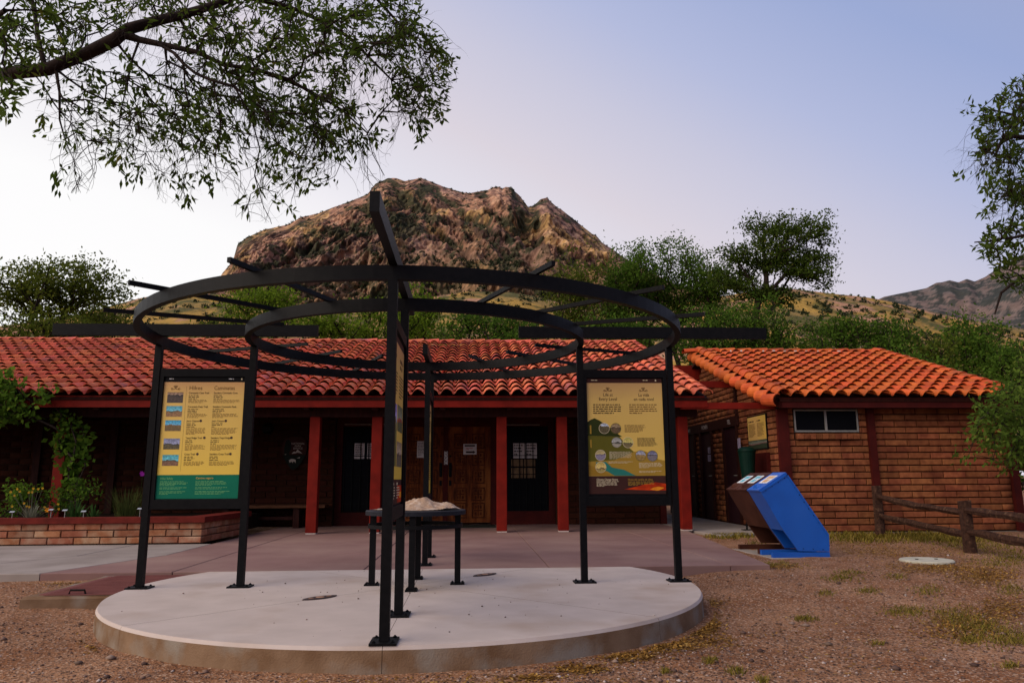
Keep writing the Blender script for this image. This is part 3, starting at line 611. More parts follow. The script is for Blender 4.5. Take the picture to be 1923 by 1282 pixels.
for k in range(4):
    c_ = .06; jt = lambda: random.uniform(-.02, .02)
    vs = [(-.5, .5, -.5), (.5, .5, -.5), (.5, .5, .5), (-.5, .5, .5), (-.5, -.35, -.5), (.5, -.35, -.5), (.5, -.35, .5), (-.5, -.35, .5)]
    vs += [(-.485+jt()*.3, -.5+jt(), -.42+jt()), (.485+jt()*.3, -.5+jt(), -.42+jt()), (.485+jt()*.3, -.5+jt(), .42+jt()), (-.485+jt()*.3, -.5+jt(), .42+jt())]
    fs = [(0, 1, 5, 4), (1, 2, 6, 5), (2, 3, 7, 6), (3, 0, 4, 7), (4, 5, 9, 8), (5, 6, 10, 9), (6, 7, 11, 10), (7, 4, 8, 11), (8, 9, 10, 11)]
    BRV.append((vs, fs))
_bm = {}
def brickmesh(m_, k):
    if (m_.name, k) not in _bm: _bm[(m_.name, k)] = pymesh('brick', *BRV[k], m_)
    return _bm[(m_.name, k)]
class BrickJob:
    """collects bricks of one building; the `limit` nearest become objects, the rest one joined part"""
    def __init__(s, m_): s.b = []; s.m = m_
    def wall(s, parent, u0, u1, z0, z1, place, rz, bl=.42, bh=.118, joint=.013, depth=.05, holes=(), top=None, start=0, zbase=None):
        zb = z0 if zbase is None else zbase
        r0 = int(round((z0-zb)/bh)); nr = int((z1-z0)/bh+.5)
        for r_ in range(nr):
            za = z0+r_*bh; zc = za+bh/2; off = (.5 if (r_+r0+start) % 2 else 0)*bl; u = u0-off
            while u < u1-.02:
                segs = [(max(u, u0), min(u+bl, u1))]
                for (h0, h1, g0, g1) in holes:
                    if g0 < zc < g1:
                        ns = []
                        for a_, b_ in segs:
                            if b_ <= h0 or a_ >= h1: ns.append((a_, b_))
                            else:
                                if a_ < h0: ns.append((a_, h0))
                                if b_ > h1: ns.append((h1, b_))
                        segs = ns
                for a_, b_ in segs:
                    if b_-a_ < .05: continue
                    if top is not None and za+bh*.7 > top((a_+b_)/2): continue
                    s.b.append((parent, place((a_+b_)/2), zc, rz, b_-a_-joint, depth, bh-joint))
                u += bl
    def run(s, limit=300):
        key = [(p[1][0]-CAM[0])**2+(p[1][1]-CAM[1])**2 for p in s.b]; big = set(np.argsort(key)[:limit].tolist()); rest = {}
        for i, (parent, (x, y), zc, rz, l_, d_, h_) in enumerate(s.b):
            jd = random.uniform(-.005, .005); k = random.randrange(4)
            if i in big: meshobj('brick', brickmesh(s.m, k), parent, (x+math.sin(rz)*jd, y-math.cos(rz)*jd, zc), (0, random.gauss(0, .004), rz), (l_, d_, h_))
            else:
                v = np.array(BRV[k][0])*(l_, d_, h_); c_, s_ = math.cos(rz), math.sin(rz); v = v@np.array([[c_, -s_, 0], [s_, c_, 0], [0, 0, 1]]).T+(x, y, zc)
                q = rest.setdefault(parent.name, ([], [], [], parent)); q[1].extend([tuple(a+12*len(q[0]) for a in f) for f in BRV[k][1]]); q[0].append(v); q[2].extend([random.random()]*9)
        for q in rest.values():
            jm = s.m.name+'_joined'
            tag(npmesh('brick', np.concatenate(q[0]), np.array(q[1]), MATS[jm], q[3], q[2]), kind='stuff')
mat('adobe_brick_shade_joined', (.044, .0125, .0065), (.030, .009, .0045), rough=.9, scale=14, var=.22, bump=.3, bscale=70, tint=True)  # same porch shade in the colour as the single bricks
mat('adobe_brick_orange_joined', (.265, .092, .038), (.185, .060, .026), rough=.9, scale=11, var=.20, bump=.45, bscale=60, c3=(.14, .042, .02), scale3=3, tint=True)
mat('planter_brick_joined', (.34, .14, .075), (.25, .09, .045), rough=.9, scale=10, var=.25, bump=.35, bscale=60, tint=True)
# ================================================================== visitor centre
vc = thing('visitor_center', (-3.5, 9, 0), 'long low adobe building with rose tiled roof and red porch columns behind the shelter', 'building')
YE_, ZE = 6.22, 2.395; XR = 4.90; XL = -13.2; RUN = 5.85; YR = YE_+RUN; ZR = ZE+RUN*math.tan(SL)
ct, st = math.cos(SL), math.sin(SL)
def deck(name, x0, x1, ye, ze, yr, zr, th, m_, parent, back):
    n_ = np.array([-(zr-ze), yr-ye]); n_ = n_/np.linalg.norm(n_)*th
    p = [(ye, ze), (yr, zr), (back, ze+.2), (back, ze+.2-th), (yr, zr-th*1.3), (ye-n_[0], ze-n_[1])]
    return MB().prism(p, 'x', x0, x1).build(name, m_, parent)
roof = deck('roof', XL, XR-.03, YE_+.03, ZE+.0, YR, ZR-.01, .05, DKWOOD, vc, 17.5)
roof_tiles(roof, XL, XR-.10, YE_-.04, ZE+.01, SL, 17, RUN/ct/16.6, .258, TM1, TM2, 300, vis=lambda x: x > -9)
bv, bf = barrel_mesh(.20, .40, .085); bm_ = pymesh('rake_tile', bv, bf, TM1); rm_ = pymesh('ridge_tile', *barrel_mesh(.26, .44, .10), TM1)
for k in range(17): meshobj('rake_tile', bm_, roof, (XR-.06, YE_-.04+k*RUN/16.6, ZE+.055+k*RUN/16.6*math.tan(SL)), (SL, 0, 0))
for k in range(int((XR-XL)/.40)): meshobj('ridge_tile', rm_, roof, (XR-.02-k*.40, YR, ZR+.045+random.uniform(-.006, .006)), (0, 0, PI/2))
MB().box(XL, XR-.09, YE_+.06, YE_+.12, 2.225, 2.43).build('fascia', REDPAINT, vc)
MB().prism([(YE_+.06, 2.23), (YE_+.06, 2.39), (YR, ZR-.03), (YR, ZR-.22)], 'x', XR-.088, XR-.04).build('bargeboard', REDPAINT, vc)
MB().box(XL, XR-.12, 6.68, 6.84, 2.085, 2.245).build('porch_beam', DKWOOD, vc)
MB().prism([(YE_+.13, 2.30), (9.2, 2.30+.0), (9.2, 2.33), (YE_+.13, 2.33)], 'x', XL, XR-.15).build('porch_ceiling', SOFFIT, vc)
for x in np.arange(-12.2, 4.8, 1.22): MB().box(x-.05, x+.05, YE_+.14, 9.05, 2.19, 2.298).build('porch_rafter', DKWOOD, vc)
for x_ in (-9.2, onz(100, 1003)[0]+.28, -2.33, -1.205, 1.085, 2.21, 4.49):
    cb = MB(); cb.cbox(x_-.093, x_+.093, 6.66, 6.85, .025, 2.084, .006); c_ = cb.build('column', REDPAINT, vc)
    MB().box(x_-.088, x_+.088, 6.665, 6.845, .001, .0245).build('column_foot', CONC, c_)
# walls: mortar cores with proud bricks
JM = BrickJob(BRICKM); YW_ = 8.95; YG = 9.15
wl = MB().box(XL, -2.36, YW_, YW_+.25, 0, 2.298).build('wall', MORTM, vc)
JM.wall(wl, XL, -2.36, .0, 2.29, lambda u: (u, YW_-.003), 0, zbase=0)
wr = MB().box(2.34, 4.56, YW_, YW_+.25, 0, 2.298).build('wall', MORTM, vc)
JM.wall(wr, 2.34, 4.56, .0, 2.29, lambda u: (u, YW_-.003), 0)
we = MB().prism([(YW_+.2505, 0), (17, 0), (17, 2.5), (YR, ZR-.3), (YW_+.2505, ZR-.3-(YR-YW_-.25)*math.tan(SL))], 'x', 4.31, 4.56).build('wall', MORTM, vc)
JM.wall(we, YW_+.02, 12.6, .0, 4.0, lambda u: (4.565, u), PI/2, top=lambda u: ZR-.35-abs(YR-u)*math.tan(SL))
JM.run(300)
MB().box(4.57, 4.70, YW_-.06, YW_+.09, 0, 2.297).build('corner_post', REDDARK, vc)
for px_ in (70, 212): 
    xx = ony(px_, 860, YW_-.05)[0]; MB().box(xx-.07, xx+.07, YW_-.09, YW_-.031, 0, 2.188).build('wall_post', DKWOOD, vc)
# entrance recess: frame, doors, sidelights
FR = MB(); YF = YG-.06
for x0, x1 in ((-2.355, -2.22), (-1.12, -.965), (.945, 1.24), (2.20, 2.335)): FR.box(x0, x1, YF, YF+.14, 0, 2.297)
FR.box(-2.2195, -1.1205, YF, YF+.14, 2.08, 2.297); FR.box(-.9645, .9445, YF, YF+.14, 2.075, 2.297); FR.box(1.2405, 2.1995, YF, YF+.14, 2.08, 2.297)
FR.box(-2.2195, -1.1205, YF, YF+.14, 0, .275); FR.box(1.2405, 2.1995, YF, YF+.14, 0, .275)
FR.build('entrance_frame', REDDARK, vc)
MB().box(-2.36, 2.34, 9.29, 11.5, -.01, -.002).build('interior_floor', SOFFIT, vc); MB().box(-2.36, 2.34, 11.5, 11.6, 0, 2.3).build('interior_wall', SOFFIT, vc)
MB().box(-2.20, -1.15, YF-.03, YF-.002, 2.115, 2.128).build('shade_rail', ALU, vc); MB().box(1.30, 2.02, YF-.03, YF-.002, 2.105, 2.118).build('shade_rail', ALU, vc)
def sidelight(x0, x1):
    wn = MB().box(x0, x1, YF+.05, YF+.062, .2755, 2.0795).build('window', GLASS, vc)
    for k in range(7): x = x0+.04+(x1-x0-.08)*k/6; MB().box(x-.008, x+.008, YF+.02, YF+.036, .2755, 2.0795).build('grille_bar', IRON, wn)
    for z in (.45, 1.05, 1.45, 1.85): MB().box(x0+.02, x1-.02, YF+.0365, YF+.045, z-.008, z+.008).build('grille_bar', IRON, wn)
    return wn
w1 = sidelight(-2.2195, -1.1205); w2_ = sidelight(1.2405, 2.1995)
PAPER = mat('white_paper', (.62, .60, .58), (.56, .54, .52), rough=.7, scale=15); PAPERD = mat('brown_card', (.20, .13, .07), (.14, .09, .05), rough=.8, scale=12)
yo = YF+.0475
def notice(name, px0, px1, py0, py1, Y, m_, label, parent_lines=6, cat='notice', group=None, ink=INK):
    a_ = ony(px0, py1, Y); b_ = ony(px1, py0, Y); t = thing(name, ((a_[0]+b_[0])/2, Y, a_[2]), label, cat, group)
    MB().box(a_[0], b_[0], Y-.003, Y, a_[2], b_[2]).build('sheet', m_, t)
    if parent_lines:
        B = Board((0, Y-.003, 0), (1, 0, 0), (0, -1, 0)); h = b_[2]-a_[2]; w_ = b_[0]-a_[0]
        B.lines(a_[0]+w_*.1, b_[0]-w_*.1, b_[2]-h*.1, parent_lines, h*.8/parent_lines, h*.3/parent_lines, ink, t, off=.001, word=w_*.2)
    return t, a_, b_
notice('window_notice', 665, 685, 832, 861, yo, PAPER, 'left of two white notices behind the grille of the left sidelight', 7, group='notices in the left sidelight'); notice('window_notice', 689, 706, 832, 861, yo, PAPER, 'right of two white notices behind the grille of the left sidelight', 7, group='notices in the left sidelight')
for i, (x0, x1) in enumerate(((963, 985), (987, 1008))):
    notice('window_notice', x0, x1, 832, 860, yo, PAPER, ('left' if i == 0 else 'right')+' of two cream notices in the right sidelight, above the cards', 4, group='notices in the right sidelight')
    for j, (y0, y1) in enumerate(((862, 875), (878, 897))): notice('window_card', x0-3, x1-3, y0, y1, yo, PAPERD, ('upper ' if j == 0 else 'lower ')+('left' if i == 0 else 'right')+' dim brown card of four in the right sidelight', 0, 'card', 'cards in the right sidelight')
DOORW = mat('carved_door_wood', (.16, .040, .009), (.07, .017, .005), rough=.55, scale=5, stretch=(5, 5, 1), c3=(.23, .075, .018), scale3=1.2, bump=.2, bscale=40)  # wood tones lowered, part of the porch shade carried in the colour
DOORP = mat('carved_panel_wood', (.10, .024, .007), (.045, .011, .004), rough=.6, scale=16, bump=.5, bscale=45)
def door(x0, x1, hs):
    d = MB().box(x0, x1, YF+.02, YF+.075, .045, 2.07).build('door', DOORW, vc); yf = YF+.02
    mid = (x0+x1)/2; W_ = (x1-x0)
    rowz = [(.14, .46), (.50, .78), (.86, 1.16), (1.24, 1.54), (1.60, 1.92)]
    for k, (z0, z1) in enumerate(rowz):
        for s in (-1, 1):
            a_, b_ = (mid-W_*.36, mid-W_*.06) if s < 0 else (mid+W_*.06, mid+W_*.36)
            pm = MB()
            # raised carved field: moulding, sunk bed, cross pattern
            for q in ((a_, a_+.022, z0, z1), (b_-.022, b_, z0, z1), (a_+.0225, b_-.0225, z0, z0+.022), (a_+.0225, b_-.0225, z1-.022, z1)): pm.box(q[0], q[1], yf-.016, yf-.0004, q[2], q[3])
            cxm, czm = (a_+b_)/2, (z0+z1)/2
            pm.box(a_+.05, b_-.05, yf-.012, yf-.0004, czm-.012, czm+.012); pm.box(cxm-.012, cxm+.012, yf-.0125, yf-.0004, z0+.05, z1-.05)
            for sx in (-1, 1):
                for sz in (-1, 1): pm.box(cxm+sx*.055-.018, cxm+sx*.055+.018, yf-.011, yf-.0004, czm+sz*.07-.03, czm+sz*.07+.03)
            pm.build('panel', DOORP, d)
    hx = x0+.05 if hs < 0 else x1-.05
    hb = MB(); hb.tube([(hx, yf-.01, 1.26), (hx, yf-.06, 1.24), (hx, yf-.065, 1.05), (hx, yf-.01, 1.03)], .012, 6); hb.box(hx-.03, hx+.03, yf-.01, yf-.0005, 1.0, 1.30); hb.box(hx-.025, hx+.025, yf-.012, yf-.0005, .82, .93); hb.build('handle', IRON, d)
    hb = MB(); hb.tube([(hx, yf-.022, 1.44), (hx, yf-.0005, 1.44)], .022, 10); hb.build('lock', IRON, d)
    return d
door(-.9645, -.075, 1); door(.03, .9445, -1)
MB().box(-.0745, .0295, YF+.005, YF+.09, .045, 2.07).build('mullion', REDDARK, vc)
yd = YF+.0175
notice('door_notice', 783, 800, 828, 859, yd-.02, PAPER, 'white printed notice on the left carved door', 9)
t, a_, b_ = notice('door_notice', 870, 895, 833, 853, yd-.02, PAPER, 'white notice with a black arrow pointing right, on the right carved door', 0)
B = Board((0, yd-.023, 0), (1, 0, 0), (0, -1, 0)); cx = (a_[0]+b_[0])/2; hw_ = (b_[0]-a_[0])/2; hz_ = b_[2]-a_[2]
B.rect(cx-hw_*.8, cx+hw_*.75, b_[2]-hz_*.25, b_[2]-hz_*.10, .0018, INK, 'black_bar', t); z_ = a_[2]+hz_*.22
B.poly([(cx-hw_*.6, z_-.018), (cx+hw_*.45, z_-.018), (cx+hw_*.45, z_-.034), (cx+hw_*.85, z_), (cx+hw_*.45, z_+.034), (cx+hw_*.45, z_+.018), (cx-hw_*.6, z_+.018)], .0018, INK, 'arrow', t)
B.lines(cx-hw_*.6, cx+hw_*.6, b_[2]-hz_*.36, 2, .03, .014, mat('red_print', (.4, .03, .03), rough=.6), t, off=.0018)
t, a_, b_ = notice('door_plate', 834, 841, 847, 872, YF+.0035, PAPER, 'narrow white plate with black curling marks between the two carved doors', 0, 'plate')
mbk = MB(); cx = (a_[0]+b_[0])/2
for k in range(4):
    zc = a_[2]+(b_[2]-a_[2])*(k+.5)/4; pts = [(cx+.026*math.cos(s), YF-.0015, zc+.030*math.sin(s)) for s in np.linspace(.5+k, 5.6+k, 9)]; mbk.tube(pts, .005, 4)
mbk.build('curl_mark', INK, t)
mt_ = MB().box(-.98, 1.02, 8.05, 8.88, .0012, .014).build('door_mat', mat('green_grey_mat', (.035, .038, .030), (.025, .028, .022), rough=.95, bump=.4, bscale=200), None); tag(mt_, 'dark grey-green mat lying in front of the carved double doors', 'mat')
# bench, lantern and arrowhead emblem
be = thing('wall_bench', (-3.5, 8.6, 0), 'dark wooden bench along the brick wall left of the entrance', 'bench')
MB().box(-4.6, -2.42, 8.40, 8.85, .40, .455).build('seat', mat('bench_wood', (.10, .042, .02), (.06, .024, .012), rough=.6, stretch=(1, 6, 6), scale=6), be)
for x in (-4.4, -3.0): MB().box(x-.06, x+.06, 8.46, 8.80, .001, .3995).build('leg', DKWOOD, be)
MB().box(-4.3, -3.1, 8.60, 8.66, .16, .22).build('stretcher', DKWOOD, be)
ln = thing('wall_lantern', (-3.74, 8.80, 2.1), 'small dark wall lantern high on the brick wall left of the entrance', 'lantern')
MB().loft([[(-3.74+sx*r_, 8.78+sy*r_, z) for sx, sy in ((-1, -1), (1, -1), (1, 1), (-1, 1))] for r_, z in ((.05, 1.90), (.085, 1.95), (.095, 2.06), (.045, 2.12))]).build('body', IRON, ln); MB().box(-3.76, -3.72, 8.8, 8.915, 2.121, 2.14).build('bracket', IRON, ln)
ah = thing('arrowhead_emblem', (-3.19, 8.86, 1.16), 'brown arrowhead shaped emblem lettered NATIONAL PARK SERVICE on the brick wall', 'emblem')
B = Board((-3.19, 8.885, 0), (1, 0, 0), (0, -1, 0))
outl = [(-.26, 1.60), (-.245, 1.72), (-.20, 1.80), (-.10, 1.845), (0, 1.85), (.12, 1.845), (.21, 1.80), (.255, 1.72), (.262, 1.60), (.235, 1.47), (.17, 1.33), (.09, 1.22), (0, 1.155), (-.07, 1.20), (-.15, 1.32), (-.225, 1.46)]
EMB = mat('emblem_brown', (.048, .016, .010), (.04, .013, .008), rough=.55); EMG = mat('emblem_green', (.010, .016, .010), (.008, .012, .008), rough=.55); EMW = mat('emblem_white', (.50, .44, .36), (.45, .4, .33), rough=.6)
B.poly(outl, .03, EMB, 'plate', ah, th=.03)
B.poly([(-.235, 1.47), (.235, 1.47), (.17, 1.33), (.09, 1.22), (0, 1.158), (-.07, 1.20), (-.15, 1.32)], .0312, EMG, 'grass_field', ah)
B.poly([(-.20, 1.44), (-.205, 1.62), (-.18, 1.76), (-.13, 1.80), (-.08, 1.74), (-.06, 1.60), (-.10, 1.52), (-.10, 1.44)], .0322, EMG, 'tree_shape', ah)
B.poly([(-.05, 1.495), (.0, 1.545), (.03, 1.53), (.07, 1.585), (.12, 1.545), (.18, 1.495), (.12, 1.51), (.07, 1.52), (.03, 1.505)], .033, EMW, 'mountain_shape', ah)
B.poly([(.06, 1.405), (.13, 1.43), (.12, 1.40)], .033, EMW, 'lake_shape', ah); B.poly([(-.20, 1.475), (-.17, 1.49), (-.155, 1.48)], .033, EMW, 'snow_shape', ah)
B.poly([(-.09, 1.33), (-.095, 1.365), (-.05, 1.39), (0, 1.385), (.04, 1.37), (.045, 1.33), (.035, 1.30), (.025, 1.33), (-.01, 1.335), (-.015, 1.31), (-.03, 1.31), (-.035, 1.335), (-.06, 1.325), (-.075, 1.31)], .033, EMW, 'bison_shape', ah)
for s_, z in (('NATIONAL', 1.705), ('PARK', 1.655), ('SERVICE', 1.605)): B.txt(s_, .058, .075, z, EMW, ah, 'CENTER', off=.0315, sx=.95)
# ================================================================== brick planter
pl = thing('brick_planter', (-6, 6, 0), 'low adobe brick planter with dark red cap along the left walkway', 'planter')
PT = .315; pA, pB, pC = (-13.2, 4.62), (-3.62, 4.90), (-3.50, 6.9)
core = [(-13.2, 4.66), (-3.66, 4.94), (-3.54, 6.85), (-3.75, 6.87), (-3.86, 5.16), (-13.2, 4.88)]
pw = MB().prism(core, 'z', 0, PT).build('wall', MORTP, pl); JP = BrickJob(BRICKP)
def along(p, q): p = np.array(p); q = np.array(q); d = (q-p)/np.linalg.norm(q-p); return (lambda u: tuple(p+d*u)), np.linalg.norm(q-p), math.atan2(d[1], d[0])
f_, Ln, rz = along((pA[0], pA[1]+.03), (pB[0], pB[1]+.03)); JP.wall(pw, 0, Ln, .004, PT, f_, rz, bl=.385, bh=.1045, joint=.014)
f_, Ln, rz = along((pB[0]-.025, pB[1]+.02), (pC[0]-.025, pC[1])); JP.wall(pw, .0, Ln, .004, PT, f_, rz, bl=.385, bh=.1045, joint=.014)
JP.run(300)
MB().prism([(-13.2, 4.585), (-3.575, 4.865), (-3.45, 6.92), (-3.78, 6.94), (-3.89, 5.20), (-13.2, 4.92)], 'z', PT+.0005, PT+.085).build('cap', mat('weathered_red_cap', (.15, .020, .014), (.095, .014, .010), rough=.75, scale=6, bump=.15, bscale=50), pl)
SOIL = mat('planter_soil', (.035, .022, .014), (.02, .013, .009), rough=.95, scale=10, bump=.5, bscale=30)
MB().prism([(-13.2, 4.925), (-3.895, 5.205), (-3.785, 6.94), (-3.785, 8.85), (-13.2, 8.85)], 'z', .02, .30).build('soil', SOIL, pl)
# ================================================================== restroom building
rr = thing('restroom_building', (8.2, 8, 0), 'small adobe restroom building with orange tiled gable roof on the right', 'building')
RX0, RX1, RYE, RZE, RRUN = 5.93, 10.46, 5.68, 2.315, 4.50; RYR = RYE+RRUN; RZR = RZE+RRUN*math.tan(SL); WX, WY, WE = 6.20, 6.12, 10.36
rroof = deck('roof', RX0+.05, RX1-.05, RYE+.03, RZE, RYR, RZR-.01, .05, DKWOOD, rr, RYE+2*RRUN)
roof_tiles(rroof, RX0+.17, RX1-.10, RYE-.04, RZE+.01, SL, 15, RRUN/ct/14.6, .262, TR1, TR2, 300)
bv, bf = barrel_mesh(.24, .37, .115); bm2 = pymesh('rake_tile', bv, bf, TR1); rm2 = pymesh('ridge_tile', *barrel_mesh(.27, .44, .10), TR1)
for k in range(15):
    s = k*RRUN/14.6
    meshobj('rake_tile', bm2, rroof, (RX0+.10, RYE-.04+s, RZE+.060+s*math.tan(SL)), (SL, 0, 0)); meshobj('rake_tile', bm2, rroof, (RX0+.005, RYE-.03+s, RZE-.03+s*math.tan(SL)), (SL, R(-68), 0)); meshobj('rake_tile', bm2, rroof, (RX1-.05, RYE-.04+s, RZE+.055+s*math.tan(SL)), (SL, 0, 0))
for k in range(int((RX1-RX0)/.40)+1): meshobj('ridge_tile', rm2, rroof, (RX1-.02-k*.40, RYR, RZR+.05+random.uniform(-.005, .005)), (0, 0, PI/2))
MORTW = mat('white_mortar', (.55, .50, .46), (.38, .26, .2), rough=.9, scale=7, bump=.3)
for k in range(15):
    x = RX0+.35+k*.262+random.uniform(-.05, .05)
    if x < RX1-.9: MB().loft([[(x-.09, RYR-.20, RZR+.02), (x+.09, RYR-.20, RZR+.02), (x+.08, RYR-.10, RZR+.02), (x-.08, RYR-.10, RZR+.02)], [(x-.06, RYR-.18, RZR+.075), (x+.06, RYR-.19, RZR+.07), (x+.06, RYR-.10, RZR+.10), (x-.06, RYR-.10, RZR+.10)]]).build('mortar_patch', MORTW, rroof)
MB().box(RX0+.05, RX1-.06, RYE+.06, RYE+.11, 2.165, 2.345).build('fascia', REDDARK, rr)
MB().prism([(RYE+.06, 2.17), (RYE+.06, 2.27), (RYR, RZR-.07), (RYR, RZR-.19)], 'x', RX0+.051, RX0+.10).build('bargeboard', REDDARK, rr)
MB().box(RX0+.11, RX1-.08, RYE+.111, WY-.06, 2.175, 2.20).build('soffit', SOFFIT, rr)
FNDM = mat('foundation_concrete', (.20, .16, .125), (.13, .10, .075), rough=.9, scale=4, bump=.2)
MB().box(WX-.02, WE+.03, WY-.09, WY+.1, -.16, -.012).build('foundation', FNDM, rr)
rwf = MB().box(WX, WE, WY, WY+.2, -.01, 2.30).build('wall', MORTR, rr); rww = MB().prism([(WY+.2005, -.01), (RYE+2*RRUN-.5, -.01), (RYE+2*RRUN-.5, 2.3), (RYR, RZR-.12), (WY+.2005, 2.36)], 'x', WX, WX+.2).build('wall', MORTR, rr)
MB().prism([(WY+.2005, -.01), (RYE+2*RRUN-.5, -.01), (RYE+2*RRUN-.5, 2.3), (RYR, RZR-.12), (WY+.2005, 2.36)], 'x', WE-.2, WE).build('wall', MORTR, rr)
JR = BrickJob(BRICKR)
def bx_(px_, py_): return ony(px_, py_, WY-.03)
wa, wb = bx_(1492, 811), bx_(1608, 769)
win = (wa[0], wb[0], wa[2], wb[2])
JR.wall(rwf, WX-.025, WE, .0, 2.19, lambda u: (u, WY-.006), 0, bl=.415, bh=.1155, joint=.017, depth=.075, holes=((win[0]-.01, win[1]+.01, win[2]-.145, win[3]+.01),))
DA = (8.43, 9.20); DW = (10.10, 10.90); DM = (11.42, 12.10)
JR.wall(rww, WY-.03, 12.9, .0, 3.9, lambda u: (WX-.002, u), -PI/2, bl=.415, bh=.1155, joint=.017, depth=.075, top=lambda u: RZR-.16-abs(RYR-u)*math.tan(SL), holes=tuple((a_-.06, b_+.06, -1, 2.25) for a_, b_ in (DA, DW, DM)))
JR.run(300)
wn = thing('x', (0, 0, 0), 'x', 'x'); bpy.data.objects.remove(wn)
wn = MB().box(win[0]+.03, win[1]-.03, WY-.045, WY-.035, win[2]+.03, win[3]-.03).build('window', GLASS, rr)
fb = MB(); y0, y1 = WY-.062, WY-.0345
fb.box(win[0], win[1], y0, y1, win[2], win[2]+.03); fb.box(win[0], win[1], y0, y1, win[3]-.025, win[3]); fb.box(win[0], win[0]+.025, y0+.001, y1, win[2]+.0305, win[3]-.0255); fb.box(win[1]-.025, win[1], y0+.001, y1, win[2]+.0305, win[3]-.0255)
xm = win[0]+(win[1]-win[0])*.49; fb.box(xm-.02, xm+.02, y0-.004, y1, win[2]+.0305, win[3]-.0255); fb.build('frame', ALU, wn)
for k in range(10):
    x = win[0]+.02+(win[1]-win[0]-.04)*(k+.5)/10; meshobj('sill_brick', brickmesh(BRICKR, k % 4), rr, (x, WY-.045, win[2]-.075), (R(8), 0, 0), ((win[1]-win[0])/10-.012, .14, .10))
for x, w_, nm in ((WX-.06, .10, 'corner_post'), (bx_(1640, 880)[0], .065, 'wall_post'), (WE+.03, .07, 'corner_post')): MB().box(x-w_, x+w_, WY-.115, WY-.037, -.008, 2.172).build(nm, REDDARK, rr)
# west side doors, header, lettering, boards
MB().box(WX-.075, WX-.031, 8.25, 12.6, 2.04, 2.25).build('door_header', DKWOOD, rr)
DOORD = mat('dark_door_paint', (.032, .010, .014), (.024, .008, .011), rough=.5)
LETW = mat('sign_letter_white', (.50, .42, .40), (.45, .38, .36), rough=.6)
for (a_, b_), s_ in ((DM, 'MEN'), (DW, 'WOMEN'), (DA, 'ICE')):
    d = MB().box(WX-.04, WX-.033, a_, b_, 0, 2.038).build('door', DOORD, rr); jb = MB(); jb.box(WX-.085, WX-.0325, a_-.07, a_-.0005, 0, 2.038); jb.box(WX-.085, WX-.0325, b_+.0005, b_+.07, 0, 2.038); jb.build('door_frame', DKWOOD, d)
    MB().tube([(WX-.041, a_+.08, 1.0), (WX-.09, a_+.08, 1.0), (WX-.09, a_+.18, 1.0)], .012, 6).build('handle', ALU, d)
    if s_ != 'ICE': text(s_, .13 if s_ == 'WOMEN' else .12, (WX-.0765, (a_+b_)/2, 2.14), -PI/2, LETW, rr, 'lettering', 'CENTER', .01, .9)
tI = text('TEL', .13, (WX-.0765, 8.8, 2.14), -PI/2, LETW, rr, 'lettering', 'CENTER', .01)
MB().box(WX-.09, WX-.032, 8.28, 8.36, 2.2505, 2.95).build('wall_post', DKWOOD, rr)
Bd = Board((WX-.06, 0, 0), (0, -1, 0), (-1, 0, 0))
t = thing('information_board', (WX-.06, 7.4, 1.5), 'framed yellow notice board with a leafy photo foot on the restroom side wall', 'notice board')
p0 = onx(1407, 842, WX-.06); p1 = onx(1437, 782, WX-.06); ya, yb_ = -p0[1], -p1[1]; z0, z1 = p0[2]-.02, 2.14
Bd.rect(ya-.03, yb_+.03, z0-.02, z1+.03, 0, BLACK, 'board', t, th=.025); Bd.rect(ya, yb_, z0+.17, z1, .002, YEL, 'yellow_panel', t); Bd.rect(ya, yb_, z0, z0+.1695, .002, photomat('foliage_photo', (.06, .07, .04), (.20, .08, .08), (.03, .04, .02), hz=.6, seed=31, nsc=16), 'photo', t)
for u in (ya+.06, (ya+yb_)/2+.03): Bd.lines(u, u+(yb_-ya)*.38, z1-.08, 1, .03, .022, INK, t, off=.004, ragged=0, word=.1); Bd.lines(u, u+(yb_-ya)*.38, z1-.14, 11, .024, .011, INK2, t, off=.004, word=.06)
MB().box(WX-.10, WX-.032, 6.75, 7.55, .0, 1.42).build('utility_cabinet', REDDARK, rr)
notice_y = onx(1333, 862, WX-.045)
for (pa, pb, q0, q1, lab) in ((1330, 1337, 839, 851, 'upper white pictogram plate on the restroom door marked WOMEN'), (1330, 1338, 853, 866, 'lower lilac notice on the restroom door marked WOMEN'), (1386, 1390, 822, 842, 'narrow lilac notice on the jamb beside the information board')):
    a_ = onx(pa, q1, WX-.043 if pa < 1380 else WX-.09); b_ = onx(pb, q0, a_[0]); nb = thing('door_notice', (a_[0], a_[1], a_[2]), lab, 'notice')
    MB().box(a_[0]-.003, a_[0], min(a_[1], b_[1]), max(a_[1], b_[1]), a_[2], b_[2]).build('sheet', mat('lilac_paper', (.40, .34, .46), (.36, .30, .42), rough=.7), nb)
    Bn = Board((a_[0]-.003, 0, 0), (0, -1, 0), (-1, 0, 0)); Bn.lines(-max(a_[1], b_[1])+.06, -min(a_[1], b_[1])-.06, b_[2]-.02, 4, (b_[2]-a_[2])/5, .012, INK, nb, off=.0012, word=.1)
